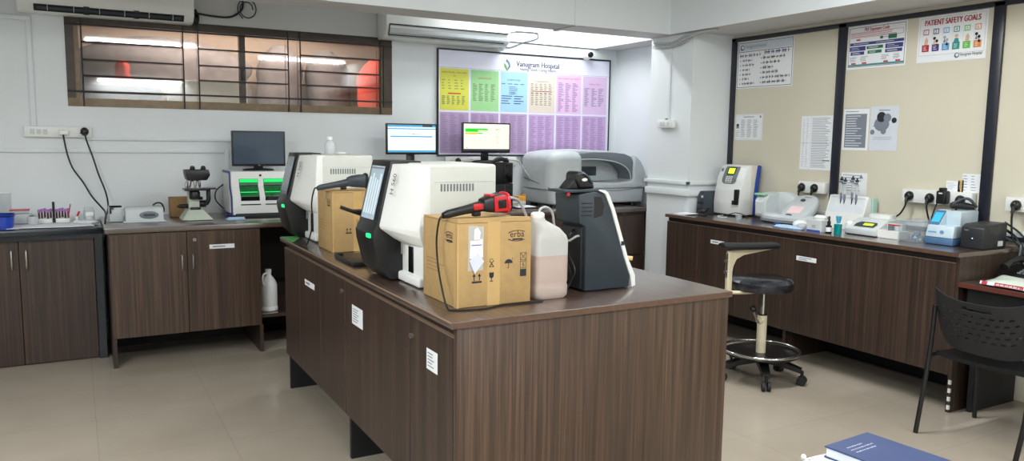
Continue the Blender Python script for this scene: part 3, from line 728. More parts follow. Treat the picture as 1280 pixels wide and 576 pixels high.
# green sheet at the far end
b = MB(); b.prism([(1.079,4.818),(1.083,4.54),(1.20,4.78),(1.205,4.816)], 'xy', .9405, .9418, GREENS); tag(b.build('green_sheet'), 'green sheet on the far left corner of the island', 'sheet')
# bottle on the far analyser
bt = thing('small_bottle', 'small clear bottle standing on top of the far touchscreen analyser', 'bottle', (1.345, 4.66, 1.446))
q = MB(); q.lathe([(.028,0),(.031,.004),(.031,.055),(.024,.07),(.015,.078),(.015,.09)], (1.345,4.66,1.4465), CLEARM, 18); q.build('bottle_body', bt)
q = MB(); q.lathe([(.018,0),(.018,.018),(.014,.02)], (1.345,4.66,1.532), WHITE, 16); q.build('cap', bt)
b = MB(); b.sphere((1.415,4.66,1.452), (.03,.02,.009), WHITE, 14, 6); tag(b.build('stopper'), 'small white stopper beside the bottle on the far analyser', 'stopper')
# ------------------------------------------------------------------ things on and over the wall counter
def monitor(name, label, xc, y, z0, z1, w, feet, draw, off=False, logo=None, lean=0):
    t = thing(name, label, 'monitor', (xc, y, feet))
    q = MB(); q.box(xc-w/2, xc+w/2, y, y+.03, z0, z1, BLACK, .004, 2); q.box(xc-w*.3, xc+w*.3, y+.03, y+.055, z0+.04, z1-.04, BLACK, .008); f = q.build('bezel', t)
    q = MB(); sh = Sheet(q, (xc-w/2+.012, y, z0+.018), (1,0,0), (0,0,1), (0,-1,0), .0006)
    draw(sh, w-.024, z1-z0-.03); q.build('screen', f)
    if logo:
        q = MB(); q.text(logo, (xc, y-.0008, z0+.004), (1,0,0), (0,0,1), .016, LGREY, 'c'); q.build('logo_lettering', f)
    q = MB(); q.box(xc-.035, xc+.035, y+.03, y+.052, feet+.008, z0+.08, BLACK, .004); q.build('stand_neck', t)
    q = MB(); q.rings([[(xc+.12*s*math.cos(2*PI*i/24), y+.04+.075*s*math.sin(2*PI*i/24), feet+z) for i in range(24)] for s, z in ((1,.001),(1,.007),(.9,.013),(.35,.018))], BLACK); q.build('stand_base', t)
    return t
def scr1(sh, w, h):
    sh.rect(0,0,w,h,SCRW); sh.rect(0,h*.93,w,h,SCRB,2); sh.rect(w*.72,h*.94,w*.93,h*.995,SCRBAR,3); sh.rect(0,h*.84,w,h*.875,SCRB,2); sh.rect(0,0,w,h*.075,SCRB,2); sh.rect(w*.05,h*.56,w*.93,h*.60,SCRB,2)
    for v in (.9, .77, .70, .65): sh.lines(w*.04,h*(v-.02),w*.6,h*(v+.02),1,SCRGREY,h*.012,2,cols=6,gap=.4)
    sh.rect(w*.5,h*.66,w*.75,h*.672,INKR,2)
def scr2(sh, w, h):
    sh.rect(0,0,w,h,SCRC); sh.rect(w*.03,h*.77,w*.52,h*.83,SCRG,2); sh.rect(w*.03,h*.70,w*.30,h*.77,SCRG,2); sh.rect(w*.30,h*.725,w*.52,h*.745,SCRG,2)
    sh.rect(w*.03,h*.62,w*.30,h*.68,SCRO,2); sh.rect(w*.30,h*.63,w*.40,h*.67,SCRG,2); sh.rect(0,0,w,h*.07,SCRBAR,2)
    for i in range(8):
        for c in (.55,.70,.85): sh.rect(w*c,h*(.78-.08*i),w*(c+.03+.06*random.random()),h*(.79-.08*i),INKR if (i > 2 and c == .70) else SCRGREY,2)
    sh.rect(w*.68,h*.80,w*.82,h*.815,INK,2); sh.rect(w*.05,h*.10,w*.08,h*.12,INKR,2); sh.rect(w*.2,h*.9,w*.4,h*.91,SCRGREY,2)
def scr3(sh, w, h): sh.rect(0,0,w,h,SCROFF)
YM = 6.2; kM = YM/5.98
monitor('monitor', 'lit monitor with a blue and white screen, left of the wall chart', 2.403*kM, YM, 1.55+(1.416-1.55)*kM, 1.55+(1.665-1.55)*kM, .437*kM, .941, scr1)
monitor('monitor', 'lit monitor with green and orange bars, standing on the black computer tower', 3.085*kM, YM, 1.55+(1.431-1.55)*kM, 1.55+(1.686-1.55)*kM, .458*kM, 1.346, scr2)
monitor('monitor', 'dark switched-off monitor standing on the white plate reader with green windows', 1.259, 6.3, 1.316, 1.588, .403, 1.282, scr3, True, 'hp')

# computer tower
ct = thing('computer_tower', 'black desktop computer tower under the lit monitor with green and orange bars', 'computer', (3.14, 6.2, .94))
b = MB(); b.box(2.95, 3.36, 6.0, 6.4, .942, 1.165, BLACK, .006); b.box(2.95, 3.36, 6.005, 6.4, 1.168, 1.345, BLACK, .006); b.build('case', ct)
b = MB(); b.box(3.27, 3.345, 5.997, 6.002, .96, 1.15, BLACKG, .002); b.box(3.27, 3.345, 5.999, 6.006, 1.18, 1.33, BLACKG, .002); b.build('front_panel', ct)
b = MB(); b.tube([(3.17,6.02,1.352),(3.21,6.03,1.372),(3.27,6.04,1.376),(3.33,6.05,1.358)], .017, BLACKM, 10, rad=[.012,.02,.02,.012]); tag(b.build('mouse'), 'black curved computer mouse lying on the computer tower', 'mouse')
# plate reader
pr = thing('plate_reader', 'white bench reader with two green-lit windows under the dark monitor', 'analyser', (1.23, 6.32, .94))
prof = [(6.20,1.28),(6.195,1.165),(6.14,1.09),(6.13,.955),(6.50,.955),(6.50,1.28)]
b = MB(); b.prism(prof, 'yz', 1.025, 1.46, WHITE, .006, 2); b.build('housing', pr)
b = MB(); b.prism([(y-.004 if y < 6.3 else y+.002, z+(.003 if z > 1 else -.003)) for y, z in prof], 'yz', 1.015, 1.023, NAVY, .002, 1); b.prism([(6.225,1.265),(6.22,1.16),(6.165,1.085),(6.155,.97),(6.485,.97),(6.485,1.265)], 'yz', 1.012, 1.016, WHITE); b.build('side_panel', pr)
for x0, x1 in ((1.085, 1.225), (1.265, 1.42)):
    b = MB(); b.prism([(6.196,1.225),(6.191,1.165),(6.140,1.098),(6.136,1.06),(6.145,1.06),(6.15,1.09),(6.205,1.16),(6.205,1.225)], 'yz', x0, x1, GREEND, .002, 1)
    wn = b.build('window', pr)
    b = MB(); b.box(x0+.004, x1-.004, 6.190, 6.196, 1.198, 1.222, GREENL, .002, 1); b.box(x0+.004, x1-.012, 6.158, 6.164, 1.118, 1.128, GREENL); b.box(x0+.004, x1-.004, 6.189, 6.194, 1.168, 1.176, BLACKM); b.box(x0+.003, x1-.003, 6.1335, 6.138, 1.062, 1.092, BLACKG); b.build('light_strip', wn)
b = MB()
for x0, x1 in ((1.085, 1.23), (1.265, 1.42)): b.box(x0, x1, 6.131, 6.138, 1.028, 1.036, INK)
b.cyl((1.243,6.193,1.25),(1.243,6.203,1.25),.009,INK,14); b.build('slot', pr)
b = MB(); b.tube([(1.012,6.45,1.17),(.96,6.47,1.12),(.955,6.47,1.05),(1.0,6.46,.99),(1.012,6.44,.98)], .005, BLACK, 8); b.build('cable', pr); b = MB(); b.tube([(1.02,6.30,.955),(.985,6.25,.965),(1.0,6.2,.955),(1.03,6.13,.948)], .007, NAVY, 8); b.build('cable', pr)
kb = thing('keyboard', 'black keyboard in front of the white plate reader', 'keyboard', (1.25, 6.06, .94))
b = MB(); b.prism([(6.0,.942),(6.12,.942),(6.12,.966),(6.0,.952)], 'yz', 1.04, 1.47, BLACKM, .003, 1); b.build('keyboard_body', kb)
b = MB()
for r in range(4):
    for c in range(20): b.box(1.052+.0205*c, 1.069+.0205*c, 6.01+.026*r, 6.031+.026*r, .9535+.003*r, .959+.003*r, BLACK)
k_ = b.build('keys', kb); k_['kind'] = 'stuff'
b = MB(); b.box(.945, 1.075, 5.92, 5.99, .941, .951, PALEB, .004); b.prism([(.955,5.93),(1.065,5.915),(1.08,5.975),(.965,5.985)], 'xy', .951, .958, PALEB, .003); tag(b.build('folded_cloth'), 'small folded pale blue cloth near the counter edge, beside the black keyboard', 'cloth')
# microscope
ms = thing('microscope', 'pale enamelled microscope with black head, in the middle of the back counter', 'microscope', (.75, 6.05, .94))
b = MB(); b.add([(.655,5.99,.945),(.69,5.97,.945),(.862,5.97,.945),(.862,6.20,.945),(.655,6.20,.945),(.705,6.06,1.012),(.715,6.05,1.012),(.805,6.05,1.012),(.812,6.19,1.012),(.70,6.19,1.012)],
    [(0,5,6,1),(1,6,7,2),(2,7,8,3),(3,8,9,4),(4,9,5,0),(5,9,8,7,6),(0,1,2,3,4)], SCOPE); b.box(.665, .855, 5.99, 6.19, .941, .947, BLACKM); b.build('foot', ms)
b = MB(); b.box(.712, .785, 6.08, 6.18, 1.008, 1.155, SCOPE, .006); b.box(.72, .79, 6.06, 6.10, 1.008, 1.03, BLACK, .004); b.build('column', ms)
b = MB(); b.box(.68, .84, 6.02, 6.16, 1.152, 1.166, BLACK, .002); b.box(.80, .90, 6.05, 6.12, 1.158, 1.168, BLACK, .002); b.box(.672, .70, 6.03, 6.06, 1.15, 1.162, SATIN, .003); b.build('stage', ms)
b = MB(); b.lathe([(.034,0),(.038,.01),(.038,.05),(.03,.06)], (.752,6.07,1.09), BLACK, 18); b.cyl((.78,6.07,1.095),(.80,6.055,1.095),.012,BLACK,12); b.build('condenser', ms)
b = MB(); b.lathe([(.034,0),(.04,.012),(.03,.025)], (.755,6.09,1.218), CHROME, 18); b.build('nosepiece', ms)
for dx, dy in ((-.03,0),(.0,-.03),(.03,0)):
    b = MB(); b.lathe([(.006,0),(.010,.012),(.012,.04),(.012,.05)], (.755+dx*1.2,6.08+dy*1.1,1.172), CHROME if dx else SATIN, 12, (-dx*4,-dy*4,1)); b.build('objective', ms)
b = MB(); b.tube([(.712,6.12,1.15),(.708,6.14,1.19),(.725,6.13,1.225),(.75,6.12,1.236)], .012, SATIN, 8); b.build('arm', ms)
b = MB(); b.prism([(.688,1.302),(.692,1.265),(.702,1.226),(.835,1.226),(.858,1.262),(.85,1.302)], 'xz', 6.03, 6.17, BLACK, .006); b.build('head', ms)
for x in (.742, .815):
    b = MB(); b.lathe([(.018,0),(.02,.008),(.016,.03),(.013,.036)], (x,6.07,1.292), BLACK, 14, (0,-.35,1)); b.build('eyepiece', ms)
for x0, x1, z, r in ((.712,.655,1.035,.016),(.79,.835,1.05,.026)):
    b = MB(); b.cyl((x0,6.13,z),(x1,6.12,z),r,BLACK,16); b.cyl((x0,6.13,z),(x1+(x1-x0)*.3,6.12,z),r*.5,BLACK,12); b.build('focus_knob', ms)
b = MB(); b.tube([(.85,6.09,1.155),(.848,6.08,1.13),(.846,6.08,1.08),(.83,6.09,1.05)], .016, BLACK, 10); b.build('stage_control', ms)
# grey covered instrument, grey box, small carton
gi = thing('covered_instrument', 'grey moulded bench instrument with an oval badge, left of the microscope', 'instrument', (.41, 6.06, .94))
b = MB(); b.prism([(5.985,.945),(6.0,1.03),(6.02,1.046),(6.14,1.046),(6.16,.945)], 'yz', .292, .535, LGREY, .008, 3); b.box(.278, .548, 5.972, 6.17, .941, .952, LGREY, .004); b.build('housing', gi)
b = MB(); b.rings([[(.44+.062*s*math.cos(2*PI*i/24), 5.989-.002*k+.012*s*math.sin(2*PI*i/24)*.2, .992+.026*s*math.sin(2*PI*i/24)) for i in range(24)] for k, s in ((0,1.),(2,1.),(3,.9))], MGREY); b.box(.405,.478,5.979,5.983,.984,1.002,DGREY); b.build('badge', gi)
b = MB(); b.tube([(.475,6.10,1.05),(.50,6.10,1.066),(.53,6.10,1.062),(.545,6.10,1.03),(.545,6.10,1.0)], .006, BLACK, 8); b.build('handle', gi)
gb = thing('grey_box', 'shallow grey plastic box with a black clip, beside the covered instrument', 'box', (.24, 6.16, .94))
b = MB(); b.box(.195, .282, 6.08, 6.26, .942, 1.042, LGREY, .006); b.box(.192, .284, 6.078, 6.262, 1.03, 1.042, LGREY, .004); b.build('box_body', gb)
b = MB(); b.box(.198, .21, 6.068, 6.076, 1.0, 1.04, BLACK, .003); b.box(.198, .225, 6.068, 6.076, 1.032, 1.042, BLACK, .003); b.build('clip', gb)
cb = thing('small_carton', 'small brown cardboard carton behind the microscope', 'box', (.67, 6.36, .94))
b = MB(); b.box(.61, .76, 6.30, 6.44, .941, 1.085, CARDO, .003, 1); b.build('carton', cb)
b = MB(); b.box(.612, .758, 6.302, 6.37, 1.085, 1.088, CARDO); b.box(.665, .672, 6.299, 6.30, .945, 1.083, CARDD); b.build('flap', cb)
# jug on the shelf
jg = thing('white_jug', 'white plastic jug with handle on the open shelf under the back counter', 'jug', (1.215, 5.86, .265))
q = MB(); q.lathe([(.058,0),(.064,.006),(.064,.03),(.060,.036),(.062,.042),(.062,.185),(.060,.20),(.05,.225),(.034,.25),(.022,.262),(.020,.285)], (1.215,5.86,.2655), WHITE, 28); q.build('jug_body', jg)
q = MB(); q.lathe([(.023,0),(.023,.022),(.019,.026)], (1.215,5.86,.548), WHITE, 18); q.build('cap', jg)
q = MB(); q.tube([(1.203,5.845,.545),(1.178,5.82,.545),(1.164,5.81,.52),(1.168,5.82,.48),(1.18,5.83,.455)], .008, WHITE, 8); q.build('handle', jg)
# large grey chemistry analyser
ca = thing('chemistry_analyser', 'large pale grey rounded analyser with smoked hood, on the back counter', 'analyser', (4.26, 6.2, .94))
b = MB(); b.prism([(3.765,5.975),(4.775,5.975),(4.80,6.12),(4.80,6.46),(3.72,6.46),(3.745,6.02)], 'xy', .965, 1.10, LGREY, .018, 3, [(3.755,5.965),(4.785,5.965),(4.81,6.12),(4.81,6.46),(3.71,6.46),(3.735,6.02)]); b.build('base', ca)
def yprof(zt, y0, rr_, yb=6.46, z0=1.103):
    out = [(yb, z0), (y0, z0)]
    for i in range(9):
        a = PI - (PI/2)*i/8; out.append((y0+rr_+rr_*math.cos(a), zt-rr_+rr_*math.sin(a)))
    out.append((yb, zt)); return out
b = MB()
secs = []
for x, zt, y0, rr_ in ((3.715,1.36,6.06,.05),(3.725,1.39,6.02,.06),(3.745,1.415,5.985,.07),(3.79,1.435,5.962,.075),(3.86,1.443,5.955,.08),(3.96,1.447,5.955,.08),(4.03,1.445,5.96,.08),(4.055,1.435,5.968,.075),(4.07,1.405,5.985,.07)):
    secs.append([(x, y, z) for y, z in yprof(zt, y0, rr_)])
b.rings(secs, LGREY); b.build('left_cover', ca)
b = MB(); b.prism([(4.06,1.103),(4.81,1.103),(4.81,1.20),(4.785,1.28),(4.735,1.36),(4.665,1.415),(4.655,1.30),(4.655,1.19),(4.63,1.17),(4.45,1.155),(4.25,1.16),(4.06,1.175)], 'xz', 5.96, 6.46, LGREY, .012, 3); b.build('right_cover', ca)
b = MB(); b.box(4.06, 4.655, 6.22, 6.24, 1.15, 1.40, PGREY); b.prism([(4.10,1.155),(4.64,1.165),(4.64,1.25),(4.56,1.32),(4.40,1.36),(4.10,1.37)], 'xz', 6.19, 6.22, LGREY, .01, 2); cv = b.build('sample_bay', ca)
b = MB(); b.box(4.19, 4.37, 6.175, 6.191, 1.215, 1.30, DGREY, .004); b.box(4.205, 4.32, 6.172, 6.176, 1.225, 1.285, SLATE); b.build('bay_window', cv)
b = MB()
outer = [(4.04,1.425),(4.2,1.44),(4.4,1.44),(4.56,1.425),(4.64,1.395),(4.668,1.34),(4.672,1.26),(4.655,1.185)]
inner = [(4.635,1.185),(4.625,1.24),(4.58,1.295),(4.50,1.335),(4.38,1.362),(4.22,1.375),(4.1,1.375),(4.04,1.37)]
b.prism(outer+inner, 'xz', 5.985, 6.18, MGREY, .006, 2); b.tube([(x, 5.982, z) for x, z in inner], .005, LGREY, 6, 3); b.build('smoked_hood', ca)
b = MB(); b.prism([(3.80,1.30),(4.70,1.30),(4.70,1.40),(4.55,1.447),(4.2,1.462),(3.9,1.452),(3.80,1.42)], 'xz', 6.182, 6.465, LGREY, .02, 3); b.build('rear_cover', ca)
b = MB(); b.tube([(3.712,6.42,1.19),(3.716,6.25,1.165),(3.722,6.08,1.135),(3.745,5.985,1.112),(3.82,5.957,1.104),(4.06,5.953,1.102)], .004, SLATE, 6, 5); b.tube([(4.06,5.953,1.09),(4.4,5.953,1.085),(4.62,5.955,1.095),(4.80,5.965,1.13)], .0035, MGREY, 6, 5); b.cyl((4.36,5.958,1.07),(4.36,5.952,1.07),.016,PGREY,18); b.build('trim_line', ca)
for x in (3.80, 4.70):
    for y in (6.03, 6.38):
        b = MB(); b.cyl((x,y,.9405),(x,y,.967),.035,BLACK,18); b.build('foot', ca)
# small things left of it
b = MB(); b.box(3.44, 3.52, 6.05, 6.15, 1.0, 1.045, ORANGE, .003)
for k in range(5):
    b.lathe([(.003,0),(.006,.04)], (3.45+.0155*k,6.052,.962), WHITE, 8)
b.box(3.435, 3.525, 6.045, 6.155, .955, .962, WHITE, .002); b.box(3.515, 3.525, 6.06, 6.14, .96, 1.06, ORANGE, .002)
tag(b.build('tip_rack'), 'small orange rack of white tips beside the big grey analyser', 'rack')
b = MB(); b.box(3.40, 3.60, 5.97, 6.16, .941, .949, BLACK, .002); b.box(3.41, 3.59, 5.985, 6.15, .949, .955, PAPER, .001, 1); tag(b.build('clipboard'), 'black clipboard with white papers under the orange tip rack', 'clipboard')
b = MB(); b.sphere((3.66, 5.99, .955), (.026,.034,.0145), BLACK, 14, 8); tag(b.build('mouse'), 'black computer mouse on the counter beside the big grey analyser', 'mouse')

# wall chart
ch = thing('wall_chart', 'large printed laboratory chart in coloured columns on the back wall', 'chart', (3.815, 6.54, 1.404))
CX0, CX1, CZ0, CZ1 = 2.879, 4.752, 1.404, 2.337
b = MB(); b.box(CX0, CX1, 6.532, 6.549, CZ0, CZ1, mat('chart_white', (226, 226, 242), .35, noise=.01)); b.build('panel', ch)
b = MB()
for q0 in ((CX0-.012,CX1+.012,CZ1,CZ1+.014),(CX0-.012,CX1+.012,CZ0-.012,CZ0),(CX0-.012,CX0,CZ0,CZ1),(CX1,CX1+.012,CZ0,CZ1)): b.box(q0[0],q0[1],6.526,6.549,q0[2],q0[3],BLACK)
b.build('frame', ch)
b = MB(); sh = Sheet(b, (CX0, 6.532, CZ0), (1,0,0), (0,0,1), (0,-1,0), .0006); W, Hh = CX1-CX0, CZ1-CZ0
YEL, GRN, SKY, BEI, PNK, LIL = [mat(n_, c_, .4, noise=.015) for n_, c_ in (('chart_yellow',(214,214,84)),('chart_green',(158,210,150)),('chart_sky',(166,208,238)),('chart_beige',(222,208,196)),('chart_pink',(228,190,226)),('chart_lilac',(216,188,222)))]
LAV = mat('chart_lavender', (186, 160, 198), .4, noise=.015); LAV2 = mat('chart_lavender_light', (200, 168, 214), .4, noise=.015)
LINK = mat('chart_ink', (140, 120, 158), .6); GINK = mat('chart_dark_ink', (112, 122, 100), .6); PINKI = mat('chart_pink_ink', (214, 60, 120), .6)
hd, md = Hh*(1-.163), Hh*(1-.583)
sh.rect(0, hd-.002, W, hd+.002, INKL, 2)
cw = (W-.02)/6; tops = (YEL, GRN, SKY, BEI, PNK, LIL); inks = (GINK, GINK, INKB, GINK, LINK, LINK); bots = (LAV, LAV, LAV, LAV2, LAV2, LAV2)
titles = (('CRITICAL VALUES', INKR), ('HAEMATOLOGY', INKR), ('HORMONES', INKB), ('COAGULATION', INKG), ('BIOCHEMISTRY TESTS', PINKI), ('URINE TESTS', PINKI))
for i in range(6):
    u0, u1 = .012+cw*i, .012+cw*(i+1)-.02
    sh.rect(u0, md+.012, u1, hd-.008, tops[i], 1); sh.rect(u0, .012, u1, md-.006, bots[i], 1)
    k = inks[i]; uw = u1-u0
    tv = hd-.05 if i in (0, 4) else hd-.09
    sh.text(titles[i][0], (u0+u1)/2, tv, .02, titles[i][1], 'c', 2, width=uw*(.86 if i in (0,4) else .48))
    if i == 0:
        sh.text('TEST', (u0+u1)/2, hd-.08, .014, INKR, 'c', 2)
        sh.lines(u0+.02, hd-.20, u1-.02, hd-.10, 4, k, .006, 2, .4, 4, .35); sh.rect(u0+.08, hd-.235, u1-.08, hd-.225, INKR, 2); sh.lines(u0+.02, md+.06, u1-.02, hd-.25, 7, k, .006, 2, .5, 5, .3)
    elif i in (1,): sh.lines(u0+.02, md+.10, u1-.02, hd-.13, 12, k, .006, 2, .5, 4, .25)
    elif i == 2:
        sh.lines(u0+.01, hd-.13, u1-.01, hd-.11, 1, k, .006, 2, .8, 4, .25); sh.lines(u0+.09, hd-.22, u1-.09, hd-.14, 5, k, .005, 2, .6); sh.text('THYROID', (u0+u1)/2, md+.18, .016, INKB, 'c', 2); sh.lines(u0+.01, md+.08, u1-.01, md+.17, 4, k, .008, 2, .6, 2, .1)
    elif i == 3:
        sh.lines(u0+.02, hd-.20, u1-.02, hd-.10, 6, k, .006, 2, .5, 5, .3); sh.rect(u0+.03, md+.212, u1-.03, md+.219, INKR, 2); sh.lines(u0+.02, md+.08, u1-.02, md+.20, 7, k, .006, 2, .6, 5, .25)
    else: sh.lines(u0+.02, md+.03+(.06 if i == 5 else 0), u1-.02, tv-.03, 20 if i == 4 else 14, k, .006, 2, .4, 3, .2)
    sh.lines(u0+.012, .03, u1-.012, md-.02, 26, LINK, .0045, 2, .55, 3, .15)
# emblem and name
eu, ev = W*.372, Hh*.895
sh.poly([(eu-.035,ev+.02),(eu-.012,ev+.0),(eu+.004,ev-.03),(eu,ev-.06),(eu-.03,ev-.02)], mat('emblem_green',(110,168,84),.5), 2)
sh.poly([(eu-.004,ev+.058),(eu+.03,ev+.02),(eu+.036,ev-.015),(eu,ev-.06),(eu+.006,ev-.03),(eu+.016,ev-.006),(eu+.006,ev+.018),(eu-.016,ev+.03)], mat('emblem_blue',(96,120,152),.5), 3)
sh.text('Vanugram Hospital', W*.425, Hh*.888, .072, mat('name_ink',(70,74,104),.6), 'l', 2, width=W*.255, bold=.0018)
sh.text('Healing Hands, Caring Hearts', W*.445, Hh*.85, .036, INKG, 'l', 2, .3, width=W*.215, bold=.001)
b.build('printed_columns', ch)
# dome camera, conduit, air conditioners
cc = thing('security_camera', 'white dome security camera above the right end of the wall chart', 'camera', (4.46, 6.49, 2.34))
b = MB(); b.lathe([(.05,0),(.05,.05),(.042,.062)], (4.46,6.549,2.383), WHITE, 24, (0,-1,0)); b.sphere((4.46,6.48,2.383), (.044,.044,.044), WHITE, 20, 12); b.build('housing', cc)
b = MB(); b.lathe([(.027,0),(.027,.012),(.02,.016)], (4.455,6.444,2.380), BLACKG, 20, (-.25,-1,-.1)); b.build('lens', cc)
def aircon(name, label, x0, x1, z0, z1, style):
    t = thing(name, label, 'air conditioner', ((x0+x1)/2, 6.45, z0))
    pf = [(6.549,z0+.005),(6.43,z0),(6.385,z0+.012),(6.345,z0+.045),(6.33,z0+.10),(6.33,z1-.03),(6.36,z1),(6.549,z1)]
    q = MB(); q.prism(pf, 'yz', x0, x1, WHITE, .012, 3); q.build('casing', t)
    if style == 1:
        q = MB(); q.prism([(6.384,z0+.016),(6.348,z0+.044),(6.343,z0+.052),(6.337,z0+.047),(6.342,z0+.040),(6.380,z0+.010)], 'yz', x0+.10, x1-.07, BLACKM); q.build('air_outlet', t)
        q = MB()
        for k in range(6):
            xa = x0+.10+(x1-x0-.17)*k/6
            if k in (2, 4): q.prism([(6.386,z0+.006),(6.336,z0+.040),(6.334,z0+.056),(6.342,z0+.058)], 'yz', xa-.018, xa+.018, BLACK)
            q.box(xa+.08, xa+.083, 6.335, 6.37, z0+.015, z0+.054, WHITE)
        q.prism([(6.358,z0+.022),(6.340,z0+.036),(6.334,z0+.036),(6.354,z0+.02)], 'yz', x0+.12, x1-.09, DGREY); q.build('louvre', t)
    else:
        q = MB(); q.prism([(6.384,z0+.022),(6.347,z0+.052),(6.336,z0+.112),(6.329,z0+.112),(6.34,z0+.05),(6.38,z0+.015)], 'yz', x0+.03, x1-.03, LGREY, .002, 1); q.build('flap', t)
        q = MB()
        q.box(x0+.028, x1-.028, 6.319, 6.334, z0+.109, z0+.119, BLACK); q.box(x0+.028, x1-.06, 6.350, 6.362, z0+.026, z0+.035, BLACK); q.tube([(x0+.03,6.327,z0+.113),(x0+.025,6.335,z0+.055),(x0+.028,6.355,z0+.033)], .005, BLACK, 6)
        q.build('flap_seam', t)
    return t
aircon('air_conditioner', 'white split air conditioner above the left end of the window', -.295, .826, 2.372, 2.66, 1)
aircon('air_conditioner', 'white split air conditioner right of the window, above the wall chart', 2.317, 3.50, 2.376, 2.68, 2)
b = MB(); b.tube([(.83,6.45,2.43),(.86,6.50,2.40),(.87,6.53,2.45),(.85,6.53,2.50)], .016, BLACK, 8); b.tube([(.83,6.48,2.47),(1.0,6.535,2.462),(1.12,6.535,2.47),(1.2,6.535,2.53),(1.21,6.535,2.6)], .008, BLACK, 8)
b.tube([(1.24+.045*math.cos(a*.7)*(1+.05*a), 6.53-.002*a, 2.535+.05*math.sin(a*.7)*(1+.05*a)) for a in range(16)], .005, DGREY, 6, 3); tag(b.build('coiled_cable'), 'black cable with a coil hanging above the window, right of the air conditioner', 'cable')
b = MB(); b.tube([(3.49,6.45,2.41),(3.55,6.53,2.40),(3.62,6.54,2.405),(3.75,6.54,2.455),(3.9,6.54,2.50),(3.91,6.54,2.53),(3.88,6.54,2.556),(3.62,6.54,2.55)], .005, DGREY, 6); b.box(3.60,3.66,6.53,6.549,2.545,2.62,PGREY,.003); tag(b.build('drain_pipe'), 'thin grey pipe looping beside the air conditioner above the chart', 'pipe')
b = MB(); b.tube([(3.51,6.543,2.455),(4.0,6.543,2.452),(4.62,6.543,2.448)], .004, INK, 6); b.tube([(3.45,6.45,2.39),(3.46,6.43,2.365),(3.49,6.46,2.372),(3.52,6.54,2.42)], .012, PGREY, 8); tag(b.build('wall_cable'), 'thin dark cable running along the top of the back wall above the chart', 'cable')
b = MB()
for dz, rad, pts in ((0,.014,[(4.56,5.62,2.39),(4.515,5.5,2.375),(4.51,5.3,2.365),(4.505,5.1,2.41),(4.50,4.9,2.435),(4.53,4.78,2.442)]), (0,.010,[(4.56,5.63,2.415),(4.51,5.5,2.40),(4.505,5.3,2.385),(4.50,5.1,2.43),(4.52,4.95,2.443)]), (0,.008,[(4.54,5.61,2.37),(4.51,5.45,2.355),(4.512,5.25,2.355),(4.50,5.08,2.395)])): b.tube(pts, rad, CABLEG, 8)
tag(b.build('cable_bundle'), 'grey cable bundle draped over the top of the pillar under the beam', 'cables')
# switch and socket boxes
def plug(parent, x, y, z, n, cable=None, name='plug'):
    q = MB(); nx_, ny_ = n
    q.rings([[(x+nx_*d+(-ny_)*r*math.cos(2*PI*i/16), y+ny_*d+nx_*r*math.cos(2*PI*i/16), z-.002+r*1.15*math.sin(2*PI*i/16)) for i in range(16)] for d, r in ((.001,.024),(.012,.026),(.028,.02),(.036,.012))], BLACK)
    q.tube([(x+nx_*.03, y+ny_*.03, z), (x+nx_*.034, y+ny_*.034, z-.028), (x+nx_*.034, y+ny_*.034, z-.045)], .008, BLACK, 8)
    t = q.build(name); return t
def board(label, p0, p1, z0, z1, axis, sw, so, group=None):
    """p0..p1 along the wall; sw switches then so sockets, as centres along the board"""
    if axis == 'x': t = thing('socket_box', label, 'socket', ((p0+p1)/2, YB, z0))
    else: t = thing('socket_box', label, 'socket', (XR, (p0+p1)/2, z0))
    q = MB()
    if axis == 'x': q.box(p0, p1, YB-.04, YB-.001, z0, z1, WHITE, .006)
    else: q.box(XR-.055, XR-.001, p0, p1, z0, z1, WHITE, .006)
    q.build('box_body', t)
    def on(c, w, h, m, nm, zc=0, pr=.004):
        q = MB(); zz = (z0+z1)/2+zc
        if axis == 'x': q.box(c-w/2, c+w/2, YB-.04-pr, YB-.039, zz-h/2, zz+h/2, m, .002, 1)
        else: q.box(XR-.055-pr, XR-.054, c-w/2, c+w/2, zz-h/2, zz+h/2, m, .002, 1)
        return q.build(nm, t)
    for c in sw: on(c, .024, .034, PGREY, 'switch', 0, .006)
    for c in so:
        s_ = on(c, .056, .056, WHITE, 'socket', 0, .003)
        q = MB()
        for du, dz in ((0,.012),(-.012,-.008),(.012,-.008)):
            if axis == 'x': q.cyl((c+du, YB-.0431, (z0+z1)/2+dz),(c+du, YB-.0436, (z0+z1)/2+dz), .004, INK, 8)
            else: q.cyl((XR-.0581, c+du, (z0+z1)/2+dz),(XR-.0586, c+du, (z0+z1)/2+dz), .004, INK, 8)
        q.build('socket_hole', s_)
    return t
board('white switch and socket box on the back wall at the far left, with two cables', -.30, .12, 1.522, 1.60, 'x', (-.25,-.21,-.17), (-.06,.06))
def plug_back(x, z, pts, label):
    t = thing('power_plug', label, 'plug', (x, YB-.05, z))
    q = MB(); q.rings([[(x+r*math.cos(2*PI*i/16), YB-.044-d, z+r*1.1*math.sin(2*PI*i/16)) for i in range(16)] for d, r in ((0,.026),(.012,.028),(.03,.02),(.036,.012))], BLACK); q.build('plug_body', t)
    q = MB(); q.tube([(x,YB-.07,z)]+pts, .006, BLACK, 8); q.build('cable', t)
plug_back(.075, 1.565, [(.085,6.47,1.50),(.12,6.46,1.38),(.15,6.45,1.26),(.19,6.43,1.13),(.20,6.36,1.03),(.168,6.02,.96),(.152,5.96,.85)], 'black plug with hanging cable in the right socket of the far left wall box')
t = thing('power_plug', 'flat white plug with black cable in the far left wall box', 'plug', (-.06, YB-.05, 1.555))
q = MB(); q.box(-.085,-.025,YB-.075,YB-.044,1.540,1.575,WHITE,.008); q.build('plug_body', t)
